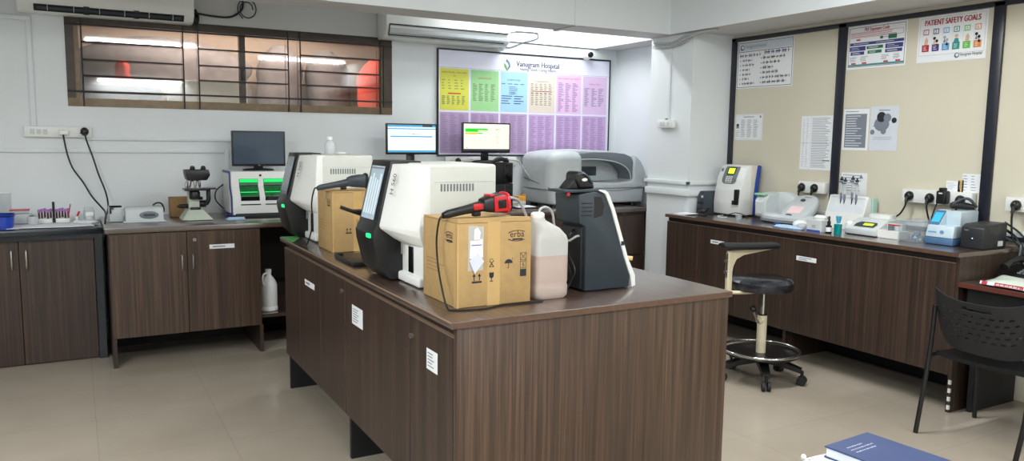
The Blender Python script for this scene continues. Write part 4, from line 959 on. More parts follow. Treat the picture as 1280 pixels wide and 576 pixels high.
q = MB(); q.tube([(-.06,YB-.065,1.54),(-.055,6.475,1.50),(-.04,6.47,1.40),(-.01,6.46,1.30),(.05,6.45,1.20),(.10,6.44,1.10),(.15,6.42,1.03),(.18,6.34,.985),(.165,6.1,.935)], .006, BLACK, 8); q.build('cable', t)
# sockets half hidden behind the monitors
board('white socket box on the back wall below the chart, behind the lit monitors', 2.94, 3.30, 1.30, 1.385, 'x', (3.0,), (3.06,3.2))
board('white socket box on the back wall beside the big grey analyser', 3.34, 3.68, 1.30, 1.385, 'x', (3.40,), (3.52,))
for i, (x, lab) in enumerate(((3.06, 'black plug behind the left end of the computer tower'), (3.46, 'black plug in the wall box beside the computer tower'), (3.56, 'black plug with cable between the computer tower and the big grey analyser'))):
    plug_back(x, 1.345, [(x,6.46,1.30),(x+.0,6.44,1.2),(x-.02,6.43,1.12),(x-.06,6.42,1.05)], lab)
b = MB(); b.tube([(3.56,6.46,1.36),(3.66,6.44,1.34),(3.70,6.40,1.27),(3.70,6.3,1.2)], .006, CABLEG, 6); tag(b.build('grey_cable'), 'grey cable curving onto the side of the big grey analyser', 'cable')
b = MB(); b.lathe([(.018,0),(.018,.03),(.012,.05),(.012,.062)], (3.52,6.53,1.386), CLEAR, 14); tag(b.build('clear_vial'), 'small clear vial on the wall box under the chart, the left of two', 'vial')
b = MB(); b.lathe([(.016,0),(.016,.042),(.01,.052),(.012,.066)], (3.565,6.53,1.386), CLEAR, 14); tag(b.build('clear_vial'), 'small clear vial on the wall box under the chart, the right of two', 'vial')
# switch box on the pillar
sw = thing('switch_box', 'white switch box on the pillar under a vertical conduit', 'switch', (4.53, 5.34, 1.66))
b = MB(); b.box(4.49, 4.529, 5.245, 5.44, 1.665, 1.735, WHITE, .005); b.build('box_body', sw)
for y in (5.39, 5.35, 5.30):
    b = MB(); b.box(4.485, 4.491, y-.014, y+.014, 1.685, 1.715, PGREY, .002, 1); b.build('switch', sw)
b = MB(); b.box(4.50, 4.515, 5.33, 5.35, 1.735, 1.745, INK); b.build('conduit_gland', sw)

# ------------------------------------------------------------------ sink counter
ZS = .9185
bt = thing('blue_tub', 'blue plastic tub at the far left edge of the black sink counter', 'tub', (-.47, 6.16, ZS))
b = MB()
b.rings([rr(-.475,6.17,hx,.095,z,.5,28) for hx, z in ((.098,ZS+.001),(.104,ZS+.02),(.108,ZS+.085))]+[rr(-.475,6.17,hx,.095,z,.5,28) for hx, z in ((.098,ZS+.085),(.095,ZS+.02))], BLUE); b.build('tub_body', bt)
b = MB(); b.tube([rr(-.475,6.17,.112,.10,ZS+.088,.5,28)[i] for i in range(28)], .006, mat('dark_blue_rim',(20,44,120),.35), 6, 1, True); b.build('rim', bt)
b = MB(); b.box(-.50, .10, 6.08, 6.48, ZS+.0005, ZS+.004, PAPER); b.prism([(-.33,6.05),(-.05,6.03),(.09,6.06),(.09,6.2),(-.34,6.2)], 'xy', ZS+.004, ZS+.010, PAPER, .002, 1); tag(b.build('paper_sheet'), 'white paper sheets spread along the black sink counter', 'paper')
tr = thing('tube_rack', 'white rack of purple-capped blood tubes on the black sink counter', 'rack', (-.145, 6.38, ZS+.004))
b = MB(); b.box(-.243, -.045, 6.34, 6.42, ZS+.011, ZS+.036, WHITE, .003); b.box(-.243, -.045, 6.34, 6.42, ZS+.006, ZS+.012, WHITE, .002); b.build('rack_body', tr)
proto = None
for k in range(11):
    x = -.232+.0178*k
    if proto is None:
        proto = thing('blood_tube', 'purple-capped blood tube standing in the white rack on the sink counter', 'tube', (x, 6.36, ZS+.036), 'blood tubes in the white rack')
        q = MB(); q.lathe([(.0058,0),(.0058,.05)], (x,6.36,ZS+.0365), BLOODT, 10); q.build('tube_body', proto)
        q = MB(); q.lathe([(.0085,0),(.0085,.02),(.006,.022)], (x,6.36,ZS+.080), PURPLE, 12); q.build('tube_cap', proto)
    else: dup(proto, (.0178*k, 0, .004*(k % 3)))
b = MB(); b.cyl((-.142,6.335,ZS+.037),(-.142,6.335,ZS+.155),.008,BLACK,12); b.cyl((-.142,6.335,ZS+.011),(-.142,6.335,ZS+.04),.010,BLACK,12); tag(b.build('marker_pen'), 'black marker pen standing upright in front of the purple-capped tubes', 'pen')
b = MB(); b.cyl((-.055,6.35,ZS+.037),(-.038,6.35,ZS+.135),.004,INKR,10); tag(b.build('red_stick'), 'thin red stick leaning at the right end of the tube rack', 'stick')
bx_ = thing('clear_tray_box', 'clear box with a red-rimmed lid between the blue tub and the tube rack', 'box', (-.34, 6.36, ZS+.004))
b = MB(); b.box(-.40, -.275, 6.32, 6.42, ZS+.011, ZS+.075, CLEARM, .004); b.build('box_body', bx_)
b = MB(); b.box(-.405, -.285, 6.315, 6.425, ZS+.10, ZS+.106, RED, .002, 1); b.box(-.40,-.29,6.32,6.42,ZS+.076,ZS+.10,CLEAR,.003); b.build('lid', bx_)
b = MB(); b.lathe([(.03,0),(.034,.01),(.034,.05),(.03,.055)], (-.265,6.25,ZS+.011), CLEARM, 16); b.box(-.285,-.26,6.235,6.26,ZS+.0665,ZS+.074,DGREY,.003); tag(b.build('plastic_cup'), 'milky plastic cup with a grey lid piece left of the tube rack', 'cup')
jr = thing('glass_jar', 'clear glass jar at the right end of the black sink counter', 'jar', (.075, 6.25, ZS+.004))
b = MB(); b.lathe([(.034,0),(.036,.006),(.036,.062),(.03,.07),(.03,.085)], (.075,6.25,ZS+.031), CLEAR, 20); b.build('jar_body', jr)
b = MB(); b.lathe([(.028,0),(.028,.045)], (.075,6.25,ZS+.034), PAPER, 16); b.box(.055,.10,6.213,6.216,ZS+.06,ZS+.085,WHITE); b.build('jar_filling', jr)
b = MB(); b.sphere((.06,6.2,ZS+.0185), (.075,.06,.014), PAPER, 14, 6); b.sphere((-.0,6.22,ZS+.020), (.03,.03,.014), PAPER, 10, 6); tag(b.build('tissue_wad'), 'crumpled white tissue under the glass jar on the sink counter', 'tissue')
b = MB(); b.cyl((.0,6.26,ZS+.055),(.015,6.26,ZS+.09),.007,RED,10); b.cyl((.0,6.26,ZS+.03),(.0,6.26,ZS+.056),.010,WHITE,10); tag(b.build('red_cap_vial'), 'tiny red-capped vial just left of the glass jar', 'vial')
b = MB(); b.box(-.62,-.405,6.535,6.549,.965,1.14,CLEARM,.003); b.box(-.62,-.405,6.533,6.536,1.125,1.14,WHITE);
tag(b.build('document_pocket'), 'clear plastic document pocket on the back wall behind the blue tub', 'pocket')
# ------------------------------------------------------------------ notices on the cream board wall
XF = XR - .0002
def notice(name, label, cat, y_left, y_right, z0, z1, draw, m=PAPER, group=None):
    q = MB(); w, h = y_left-y_right, z1-z0
    q.box(XF-.0015, XF, y_right, y_left, z0, z1, m)
    sh = Sheet(q, (XF-.0015, y_left, z0), (0,-1,0), (0,0,1), (-1,0,0), .0006)
    draw(sh, w, h)
    return tag(q.build(name), label, cat, group)
def emblem(sh, u, v, s, l=2):
    sh.disc(u, v, s, INKG, l, 16); sh.disc(u+s*.15, v+s*.1, s*.55, PAPER, l+1, 14); sh.poly([(u-s,v),(u-s*.3,v-s*.2),(u,v-s*1.3)], INKB, l+2)
def d_guj(sh, w, h):
    sh.frame(.008, .008, w-.008, h-.008, .004, INKB, 1); sh.rect(.012, h*.80, w-.012, h-.012, mat('notice_header',(206,212,222),.6), 1); sh.rect(.01, h*.775, w-.01, h*.785, INK, 2)
    emblem(sh, .055, h*.87, .022); sh.text('Vanugram Hospital', .09, h*.855, .04, INKG, 'l', 2, width=w*.38)
    sh.script(.03, h*.665, w*.44, .034, INKB, 2); sh.script(w*.50, h*.69, w*.93, .04, INKB, 2)
    for i, wd in enumerate((.17,.20,.13,.15,.12,.22)):
        v = h*(.57-.098*i); sh.disc(.04, v+.008, .005, INK, 2, 8); sh.script(.065, v, .065+wd*.62, .024, INK, 2)
    for i, wd in enumerate((.80,.62,.38,.56,.98,.86)):
        v = h*(.59-.102*i); sh.disc(w*.45, v+.01, .005, INK, 2, 8); sh.script(w*.48, v, w*.48+w*.48*wd, .030, INK, 2)
notice('notice', 'white bilingual notice with handwritten-looking list, top left of the cream board wall', 'notice', 5.005, 4.405, 2.0, 2.388, d_guj)
def d_hb(sh, w, h):
    sh.frame(.010, .014, w-.010, h-.012, .003, INK, 1); sh.rect(.012, .02, w-.012, .032, mat('teal_ink',(70,140,140),.6), 2)
    sh.text('PEP Exposure Code', w/2, h*.86, .034, INKR, 'c', 2, width=w*.42, bold=.001)
    sh.lines(.03, h*.73, w-.03, h*.83, 3, INKR, .003, 2, .8); sh.frame(.025, h*.72, w-.025, h*.84, .002, INKR, 2)
    G = mat('poster_green',(28,112,84),.6); Nv = mat('poster_navy',(52,62,128),.6)
    sh.rect(w*.70, h*.63, w*.84, h*.73, G, 2); sh.rect(w*.56, h*.65, w*.61, h*.71, G, 2); sh.rect(w*.61, h*.675, w*.70, h*.685, INK, 2)
    sh.rect(w*.04, h*.545, w*.96, h*.61, Nv, 2); sh.rect(w*.15, h*.655, w*.22, h*.69, INKR, 2)
    for u0, u1, v0, v1, m_ in ((.04,.32,.42,.52,Nv),(.06,.30,.325,.40,Nv),(.34,.62,.44,.51,G),(.36,.60,.335,.405,G),(.66,.95,.42,.52,Nv),(.66,.94,.325,.40,Nv)):
        sh.rect(w*u0, h*v0, w*u1, h*v1, m_, 2); sh.lines(w*(u0+.03), h*v0+.004, w*(u1-.03), h*v1-.004, 2, PAPERG, .003, 3)
    sh.lines(w*.1, h*.565, w*.9, h*.59, 1, PAPERG, .004, 3, .7, 2)
    for u in (.05, .24, .60, .80): sh.lines(w*u, h*.17, w*(u+.15), h*.29, 4, INKG, .003, 2, .6)
    for u in (.08, .27, .64, .84): sh.rect(w*u, h*.11, w*(u+.08), h*.145, INKR, 2)
notice('poster', 'exposure code flow chart poster with navy and green boxes on the cream board wall', 'poster', 3.908, 3.444, 2.085, 2.39, d_hb)
def d_ps(sh, w, h):
    sh.frame(.012, .045, w-.012, h-.012, .002, INKL, 1)
    sh.text('PATIENT SAFETY GOALS', w/2, h*.80, .052, INKR, 'c', 2, width=w*.80, bold=.0016)
    cols = ((176,34,58),(72,52,128),(92,160,214),(40,150,140),(100,190,80),(222,142,76)); ics = (INKR, INKB, INKB, INKB, INKG, INKL)
    skin = mat('poster_skin',(224,184,150),.6)
    for i in range(6):
        u = w*(.075+.15*i); c = mat('poster_goal', cols[i], .6); uw = w*.105
        sh.frame(u+.004, h*.60, u+uw-.006, h*.72, .005, c, 2); sh.text(str(i+1), u+uw*.45, h*.625, .03, c, 'c', 3)
        sh.rect(u-.002, h*.235, u-.001, h*.74, INKL, 2)
        sh.rect(u, h*.235, u+uw, h*.385, c, 2); sh.lines(u+.01, h*.26, u+uw-.01, h*.36, 3, PAPER, .003, 3, .6)
        if i in (0, 4): sh.poly([(u+uw*.25,h*.385),(u+uw*.75,h*.385),(u+uw*.85,h*.47),(u+uw*.6,h*.55),(u+uw*.35,h*.5)], skin, 2)
        elif i == 3:
            sh.poly([(u+uw*.1,h*.385),(u+uw*.9,h*.385),(u+uw*.75,h*.47),(u+uw*.3,h*.47)], c, 2); sh.disc(u+uw*.5, h*.52, .012, skin, 2, 12)
        else:
            for a, bb in ((.3,.5),(.65,.44)): sh.disc(u+uw*a, h*bb+.004, .010, INK if i != 2 else INKL, 3, 10); sh.poly([(u+uw*(a-.2),h*bb-.03),(u+uw*(a+.2),h*bb-.03),(u+uw*a,h*bb)], skin if i == 1 else INKG, 2)
    emblem(sh, w*.60, h*.105, .017); sh.text('Vanugram Hospital', w*.64, h*.085, .03, INK, 'l', 2, width=w*.31)
notice('poster', 'Patient Safety Goals poster with six coloured panels at the top right of the board wall', 'poster', 3.362, 2.902, 2.09, 2.389, d_ps)
def d_cert(sh, w, h):
    sh.frame(.006,.006,w-.006,h-.006,.0015,INKL,1); sh.rect(w*.3,h*.88,w*.7,h*.905,INKG,2); sh.disc(w*.92,h*.89,.01,INKG,2,12)
    sh.rect(w*.05,h*.45,w*.15,h*.62,INKG,2); sh.disc(w*.1,h*.58,.012,INK,3,12)
    for u in (.22,.45,.68): sh.lines(w*u,h*.10,w*(u+.19),h*.80,12,INKG,.0035,2,.6)
    sh.lines(w*.05,h*.12,w*.2,h*.40,4,INKG,.003,2)
notice('notice', 'small landscape notice on the board wall, below the bilingual notice', 'notice', 4.996, 4.69, 1.568, 1.785, d_cert)
def d_list(sh, w, h):
    sh.lines(w*.34,h*.04,w*.97,h*.97,30,INKG,.0035,2,.7); sh.lines(w*.06,h*.04,w*.28,h*.97,30,INKL,.003,2,.4,2,.3)
    sh.rect(w*.30,0,w*.304,h,INKL,2); sh.rect(w*.70,h*.17,w*.92,h*.185,INK,3); sh.rect(0,h*.495,w,h*.50,INKL,2)
notice('notice', 'tall printed list of small lines on the board wall, left of the middle batten', 'notice', 4.29, 3.985, 1.345, 1.757, d_list)
def d_a(sh, w, h):
    sh.rect(w*.08,h*.06,w*.92,h*.86,INKG,1); sh.lines(w*.12,h*.08,w*.88,h*.84,13,PAPERG,.006,2,.5); sh.rect(w*.08,h*.91,w*.6,h*.925,INKG,2); sh.rect(0,h*.985,w,h,INKL,1)
notice('notice', 'portrait notice with a solid grey text block, right of the middle batten', 'notice', 3.908, 3.695, 1.502, 1.806, d_a)
def d_b(sh, w, h):
    sh.rect(w*.06,h*.38,w*.96,h*.84,PAPERG,1); sh.disc(w*.42,h*.60,.06,INKG,2,20,ry=.05); sh.disc(w*.40,h*.76,.036,INK,3,16); sh.disc(w*.62,h*.74,.03,INKG,4,14)
    sh.poly([(w*.1,h*.56),(w*.25,h*.52),(w*.6,h*.52),(w*.7,h*.60),(w*.4,h*.64)], INKG, 3); sh.disc(w*.86,h*.68,.02,INK,3,12); sh.disc(w*.1,h*.42,.018,INKG,3,12); sh.disc(w*.5,h*.44,.022,INKG,3,12)
    sh.rect(w*.3,h*.90,w*.7,h*.92,INKG,2); sh.lines(w*.14,h*.24,w*.95,h*.32,2,INKL,.004,2,.7)
notice('notice', 'portrait leaflet with a grey photograph on the board wall, beside the grey text notice', 'notice', 3.682, 3.465, 1.502, 1.813, d_b, PAPERG)
def d_c(sh, w, h):
    sh.lines(w*.06,h*.3,w*.94,h*.95,7,INKG,.004,2,.5); sh.poly([(w*.7,h*.8),(w*.86,h*.8),(w*.78,h*.95)], INKG, 3)
notice('notice', 'printed sheet on the board wall behind the white pipette stand', 'notice', 3.896, 3.68, 1.14, 1.338, d_c)
notice('notice', 'small white note above the long socket box, left of the tan card', 'notice', 3.09, 2.995, 1.249, 1.318, lambda sh,w,h: sh.lines(.006,.01,w-.02,h-.01,4,INKL,.003,1,.5))
notice('card', 'tan card sticking up behind the long socket box on the board wall', 'card', 3.012, 2.975, 1.249, 1.325, lambda sh,w,h: sh.rect(w*.3,h*.2,w*.6,h*.9,CARD,1), TAN)
notice('notice', 'sheet of small labels above the right end of the long socket box', 'notice', 2.985, 2.872, 1.249, 1.368, lambda sh,w,h: sh.lines(.006,.006,w-.006,h-.006,6,INKB,.003,1,.5,2,.3))

# ------------------------------------------------------------------ things on the right-hand counter
Z1 = .9405
lp = thing('label_printer', 'dark grey label printer at the far left end of the right-hand counter', 'printer', (4.72, 4.97, Z1))
b = MB(); b.prism([(4.60,Z1),(4.615,1.10),(4.64,1.135),(4.85,1.135),(4.85,Z1)], 'xz', 4.968, 5.03, DGREY, .006, 2); b.prism([(4.60,Z1),(4.615,1.10),(4.64,1.135),(4.85,1.135),(4.85,Z1)], 'xz', 4.953, 4.967, DGREY, .004); b.build('housing', lp)
b = MB(); b.box(4.602, 4.61, 4.95, 5.02, 1.03, 1.045, BLACK); b.box(4.598, 4.615, 4.955, 5.015, .96, 1.0, BLACKM, .004); b.box(4.606, 4.613, 4.958, 4.978, 1.08, 1.10, PGREY, .001, 1); b.build('front_panel', lp)
b = MB()
for k in range(4): b.box(4.40+.008*k, 4.545, 4.955-.01*k, 5.09-.006*k, Z1+.003*k, Z1+.003*k+.0025, PAPER if k % 2 else PAPERG)
tag(b.build('paper_stack'), 'small stack of white papers at the far left corner of the right-hand counter', 'papers')
b = MB(); b.tube([(4.55,4.93,.96),(4.56,4.89,.975),(4.60,4.875,1.0)], .018, BLACK, 10, rad=[.02,.02,.012]); b.tube([(4.55,4.92,.955),(4.52,4.87,.948),(4.50,4.80,.948)], .012, BLACK, 8); tag(b.build('hand_scanner'), 'black hand scanner lying in front of the label printer', 'scanner')
el = thing('electrolyte_analyser', 'white upright analyser with a yellow-green display and blue back panel', 'analyser', (4.80, 4.78, Z1))
b = MB()
pf = [(4.722,.955),(4.718,1.05),(4.728,1.15),(4.752,1.25),(4.79,1.335),(4.812,1.358),(4.84,1.362)]
b.prism(pf+[(4.84,.955)], 'xz', 4.645, 4.945, WHITE, .005, 2); b.box(4.73, 4.86, 4.66, 4.93, Z1+.0005, .957, BLACKM); b.build('front_housing', el)
b = MB(); b.prism([(4.842,.955),(4.842,1.362),(4.905,1.362),(4.888,1.25),(4.872,1.1),(4.868,.955)], 'xz', 4.647, 4.943, mat('beige_plastic',(212,208,198),.45), .004, 2); b.build('rear_housing', el)
b = MB(); b.prism([(4.870,.955),(4.874,1.1),(4.890,1.25),(4.907,1.352),(4.935,1.362),(4.945,1.35),(4.93,1.25),(4.915,1.1),(4.915,.955)], 'xz', 4.643, 4.947, BLUEP, .004, 2); b.build('blue_panel', el)
def on_curve(z):
    for (xa, za), (xb, zb) in zip(pf, pf[1:]):
        if za <= z <= zb: return xa + (xb-xa)*(z-za)/(zb-za)
    return pf[-1][0]
def patch(q, ya, yb, za, zb, m, off, n=6, round_=False):
    for k in range(n):
        z0, z1 = za+(zb-za)*k/n, za+(zb-za)*(k+1)/n
        s0 = s1 = 0
        if round_:
            f = lambda z: (1-math.sqrt(max(0, 1-min(1, max(0, (za+.035-z)/.035))**2)))*.03 + (1-math.sqrt(max(0, 1-min(1, max(0, (z-zb+.012)/.012))**2)))*.006
            s0, s1 = f(z0), f(z1)
        x0, x1 = on_curve(z0)-off, on_curve(z1)-off
        q.quad((x0,yb-s0,z0),(x0,ya+s0,z0),(x1,ya+s1,z1),(x1,yb-s1,z1), m)
b = MB(); patch(b, 4.725, 4.885, 1.205, 1.348, MGREY, .003, 12, True); kp = b.build('keypad_panel', el)
b = MB(); patch(b, 4.76, 4.85, 1.28, 1.342, BLACK, .005, 4); patch(b, 4.772, 4.838, 1.29, 1.334, LCD, .007, 4); b.build('display', kp)
for r in range(4):
    for c in range(3):
        z = 1.262-.0145*r; y = 4.835-.026*c
        b = MB(); b.box(on_curve(z)-.010, on_curve(z)+.001, y-.009, y+.009, z-.005, z+.005, WHITE if r < 3 else PGREY, .002, 1); b.build('key', kp)
b = MB(); patch(b, 4.905, 4.928, 1.305, 1.33, MGREY, .003, 2); b.build('badge', el)
b = MB(); b.box(4.700, 4.73, 4.662, 4.70, 1.045, 1.165, BLACK, .005); b.box(4.690, 4.73, 4.660, 4.712, 1.04, 1.075, BLACK, .005); b.build('probe_handle', el)
b = MB(); b.tube([(4.66,4.79,.945),(4.62,4.72,.945),(4.66,4.66,.975),(4.70,4.62,.975),(4.73,4.56,.95)], .004, BLACK, 6); b.tube([(4.69,4.80,.945),(4.60,4.76,.946),(4.55,4.70,.945),(4.60,4.66,.944)], .005, PGREY, 6); tag(b.build('loose_cable'), 'short black and grey cable on the counter in front of the white upright analyser', 'cable')
cup = MB(); cup.rings([rr(4.525,4.46,.022,.022,z,.5,16) for z in (Z1, Z1+.045)]+[rr(4.525,4.46,.019,.019,z,.5,16) for z in (Z1+.045, Z1+.003)], CLEAR); tag(cup.build('clear_cuvette'), 'small clear square cup in front of the rounded grey analyser', 'cup')
# rounded grey analyser with tilted console
rg = thing('rounded_analyser', 'pale grey low analyser with a tilted round console and pink sticker', 'analyser', (4.77, 4.2, Z1))
def ell(cx, cy, hx, hy, z, n=32, e=.8): return [(cx+hx*math.copysign(abs(math.cos(2*PI*i/n))**e, math.cos(2*PI*i/n)), cy+hy*math.copysign(abs(math.sin(2*PI*i/n))**e, math.sin(2*PI*i/n)), z) for i in range(n)]
b = MB(); b.rings([ell(4.775,4.17,.135,.235,Z1+.001), ell(4.775,4.17,.155,.25,Z1+.012), ell(4.775,4.17,.15,.245,Z1+.03)], MGREY); b.rings([ell(4.775,4.17,.152,.248,Z1+.030), ell(4.775,4.17,.152,.246,Z1+.05), ell(4.78,4.17,.14,.23,Z1+.07)], LGREY); b.build('base', rg)
b = MB(); b.rings([[(x, y, z) for x, z in ((4.655-dx,.985),(4.65-dx,1.10+dz),(4.69-dx,1.155+dz),(4.80,1.165+dz),(4.87,1.15+dz),(4.89,.985))] for y, dx, dz in ((4.42,-.01,-.02),(4.415,0,0),(4.36,.006,.004),(4.335,0,.0),(4.315,-.01,-.01))], LGREY)
b.prism([(4.415,1.10),(4.415,1.15),(4.36,1.165),(4.28,1.168),(4.20,1.15),(4.15,1.10),(4.12,1.0),(4.12,.985),(4.32,.985),(4.32,1.05),(4.35,1.09)], 'yz', 4.80, 4.90, PGREY, .012, 3); b.build('sample_tower', rg)
b = MB(); b.box(4.640, 4.70, 4.325, 4.422, 1.140, 1.158, mat('mint_lid',(150,206,170),.4), .006); b.build('mint_lid', rg)
b = MB(); b.prism([(4.645,1.0),(4.641,1.0),(4.641,1.09),(4.66,1.125),(4.665,1.12),(4.646,1.09)], 'xz', 4.335, 4.40, PGREY); b.build('tower_door', rg)
cM = Matrix.Translation((4.76,4.075,1.06)) @ Matrix.Rotation(math.radians(-38), 4, 'Y')
b = MB(); b.M = cM; b.rings([ell(0,0,.145*s,.125*s,z,32,.8) for s, z in ((.9,-.05),(1.0,-.03),(1.0,.0),(.97,.012),(.9,.018))], LGREY); b.build('console', rg)
b = MB(); b.M = cM; b.box(-.075,.0,-.055,.065,.0181,.0195,PINKS); b.build('pink_sticker', rg)
b = MB(); b.M = cM; b.rings([ell(.07,.01,.014,.022,z,16,1) for z in (.018,.024)], DGREY); b.box(.105,.11,-.04,.02,.0181,.020,MGREY); b.rings([ell(-.105,.02,.011,.03,z,16,1) for z in (.018,.023)], DGREY); b.build('button', rg)
# small consumables
b = MB(); b.lathe([(.020,0),(.022,.004),(.022,.022),(.018,.024)], (4.475,4.03,Z1), BLUE, 20); tag(b.build('stopper'), 'round blue plastic cap on the right-hand counter, in front of the rounded analyser', 'cap')
b = MB(); b.rings([ell(4.455,3.90,hx,hy,z,24,.7) for hx, hy, z in ((.045,.12,Z1),(.05,.125,Z1+.008),(.035,.11,Z1+.018),(.01,.05,Z1+.024))], PALEB); tag(b.build('folded_cloth'), 'pale blue crumpled glove on the right-hand counter beside the blue cap', 'cloth')
b = MB(); b.sphere((4.50,3.84,Z1+.033), (.045,.06,.03), PAPER, 14, 8); b.sphere((4.47,3.80,Z1+.025), (.035,.04,.022), BAGW, 12, 8); tag(b.build('tissue_wad'), 'crumpled white tissue between the pale blue glove and the white carton', 'tissue')
tb = thing('tissue_carton', 'small white carton with tissue sticking out, on the right-hand counter', 'box', (4.49, 3.67, Z1))
b = MB(); b.box(4.44, 4.54, 3.615, 3.735, Z1, Z1+.085, PGREY, .003, 1); b.box(4.4385,4.44,3.66,3.69,Z1+.03,Z1+.05,INKL); b.box(4.438,4.4395,3.62,3.73,Z1+.004,Z1+.014,BLUE); b.build('carton', tb)
b = MB(); b.rings([ell(4.49,3.665,hx,hy,z,14,1) for hx, hy, z in ((.03,.04,Z1+.08),(.04,.05,Z1+.10),(.015,.03,Z1+.115))], PAPER); b.build('tissue', tb)
db = thing('dropper_bottle', 'small dark bottle with white label and dropper cap beside the teal beaker', 'bottle', (4.47, 3.575, Z1))
b = MB(); b.lathe([(.018,0),(.020,.003),(.020,.05),(.010,.058),(.010,.062)], (4.475,3.578,Z1), mat('dark_bottle_glass',(30,24,36),.15), 18); b.build('bottle_body', db)
b = MB(); b.lathe([(.0205,.012),(.0205,.042)], (4.475,3.578,Z1), PAPER, 18, cap=False); b.build('label', db)
b = MB(); b.lathe([(.012,0),(.012,.018),(.007,.022),(.007,.05),(.004,.055)], (4.475,3.578,Z1+.062), BLACK, 14); b.build('dropper_cap', db)
b = MB(); b.rings([ell(4.475,3.505,r_,r_,z,20,1) for r_, z in ((.024,Z1),(.026,Z1+.068))]+[ell(4.475,3.505,r_,r_,z,20,1) for r_, z in ((.024,Z1+.068),(.022,Z1+.003))], TEAL); tag(b.build('teal_beaker'), 'small translucent teal beaker on the right-hand counter', 'beaker')
b = MB(); b.rings([ell(4.60,3.60,r_,r_,z,16,1) for r_, z in ((.010,Z1+.055),(.014,Z1+.075),(.020,Z1+.11))], mat('light_blue_cap',(70,170,210),.35)); b.lathe([(.02,0),(.02,.055),(.01,.06)], (4.60,3.60,Z1), WHITE, 16); tag(b.build('reagent_bottle'), 'white reagent bottle with a light blue flared cap behind the dark dropper bottle', 'bottle')
b = MB(); b.lathe([(.022,0),(.022,.06),(.012,.07),(.012,.085)], (4.58,3.675,Z1), WHITE, 16); b.lathe([(.013,0),(.013,.014)], (4.58,3.675,Z1+.085), CARDO, 14); tag(b.build('reagent_bottle'), 'white reagent bottle with a brown cap behind the tissue carton', 'bottle')
b = MB(); b.lathe([(.03,0),(.03,.075),(.024,.08),(.024,.09)], (4.62,3.525,Z1), WHITE, 18); tag(b.build('reagent_bottle'), 'plain white reagent tub behind the teal beaker', 'bottle')
# pipette stand and pipettes
ps = thing('pipette_stand', 'white sloping pipette stand holding four pipettes on the right-hand counter', 'stand', (4.86, 3.73, Z1))
pst = [(4.79,Z1),(4.815,1.02),(4.865,1.175),(4.895,1.175),(4.94,1.02),(4.955,Z1)]
b = MB(); b.prism(pst, 'xz', 3.575, 3.592, WHITE, .003, 1); b.prism(pst, 'xz', 3.878, 3.895, WHITE, .003, 1)
b.box(4.855, 4.905, 3.59, 3.88, 1.16, 1.177, WHITE, .003, 1); b.prism([(4.79,Z1),(4.815,1.02),(4.826,1.055),(4.836,1.05),(4.80,Z1)], 'xz', 3.59, 3.88, WHITE); b.build('frame', ps)
b = MB(); b.prism([(4.826,1.055),(4.861,1.162),(4.865,1.16),(4.830,1.052)], 'xz', 3.59, 3.88, mat('frosted_guard',(226,230,234),.3)); b.prism([(4.93,1.0),(4.90,1.16),(4.904,1.16),(4.934,1.0)], 'xz', 3.59, 3.88, WHITE); b.build('clear_guard', ps)
b = MB(); b.box(4.90,4.95,3.56,3.572,.99,1.17,mat('mint_side',(176,214,200),.4),.003,1); b.build('mint_side', ps)
PB = mat('pipette_grey_blue', (120, 130, 146), .4)
pro = None
for k, y in enumerate((3.79, 3.76, 3.697, 3.662)):
    if pro is None:
        pro = thing('pipette', 'grey and navy pipette in the white stand, leftmost of the four', 'pipette', (4.85, y, 1.06))
        q = MB(); q.cyl((4.85,y,1.07),(4.85,y,1.15),.0045,NAVYBLK,10); q.cyl((4.85,y,1.15),(4.85,y,1.195),.008,PB,12); q.cyl((4.85,y,1.195),(4.85,y,1.285),.009,LGREY,12); q.build('barrel', pro)
        q = MB(); q.cyl((4.85,y,1.285),(4.85,y,1.298),.013,NAVYBLK,12); q.cyl((4.85,y,1.298),(4.85,y,1.312),.006,NAVYBLK,10); q.box(4.83,4.85,y-.012,y+.012,1.268,1.28,PB,.003); q.build('plunger', pro)
    else: dup(pro, (0, y-3.79, (0, -.008, .008, -.006)[k]), 'grey and navy pipette in the white stand, %s of the four from the left' % ('second','third','rightmost')[k-1])
# balance-like meter
bl = thing('bench_meter', 'small white wedge-shaped meter with a yellow display beside the white pipette stand', 'meter', (4.67, 3.40, Z1))
b = MB(); b.prism([(4.565,Z1+.004),(4.56,.985),(4.67,1.035),(4.70,1.048),(4.78,1.048),(4.78,Z1+.004)], 'xz', 3.285, 3.525, PGREY, .008, 3); b.box(4.58,4.77,3.30,3.51,Z1,Z1+.006,BLACKM); b.build('housing', bl)
b = MB(); dv_ = Vector((.11,0,.05)).normalized(); nn_ = Vector((-dv_.z,0,dv_.x)); sh = Sheet(b, Vector((4.572,3.50,.9905))+nn_*.001, (0,-1,0), dv_, nn_)
sh.poly([(.03,.015),(.18,.015),(.185,.055),(.165,.085),(.045,.085),(.025,.055)], DGREY, 1); sh.rect(.085,.04,.155,.066,LCD,2); b.build('display', bl)
b = MB(); b.rings([ell(4.815,3.42,.05,.085,z,20,.5) for z in (1.0,1.065,1.072)], WHITE); b.build('top_cover', bl)
wb = thing('white_carton', 'small open white carton beside the wedge-shaped meter', 'box', (4.63, 3.21, Z1))
b = MB(); b.box(4.585, 4.685, 3.13, 3.285, Z1, Z1+.052, WHITE, .002, 1); b.build('carton', wb)
b = MB(); b.lathe([(.018,0),(.018,.03)], (4.62,3.215,Z1+.053), MGREY, 14); b.box(4.64,4.68,3.15,3.26,Z1+.053,Z1+.095,PGREY,.003); b.box(4.639,4.68,3.16,3.25,Z1+.082,Z1+.09,RED); tag(b.build('small_packets'), 'small red and white packet lying in the open white carton', 'packet')
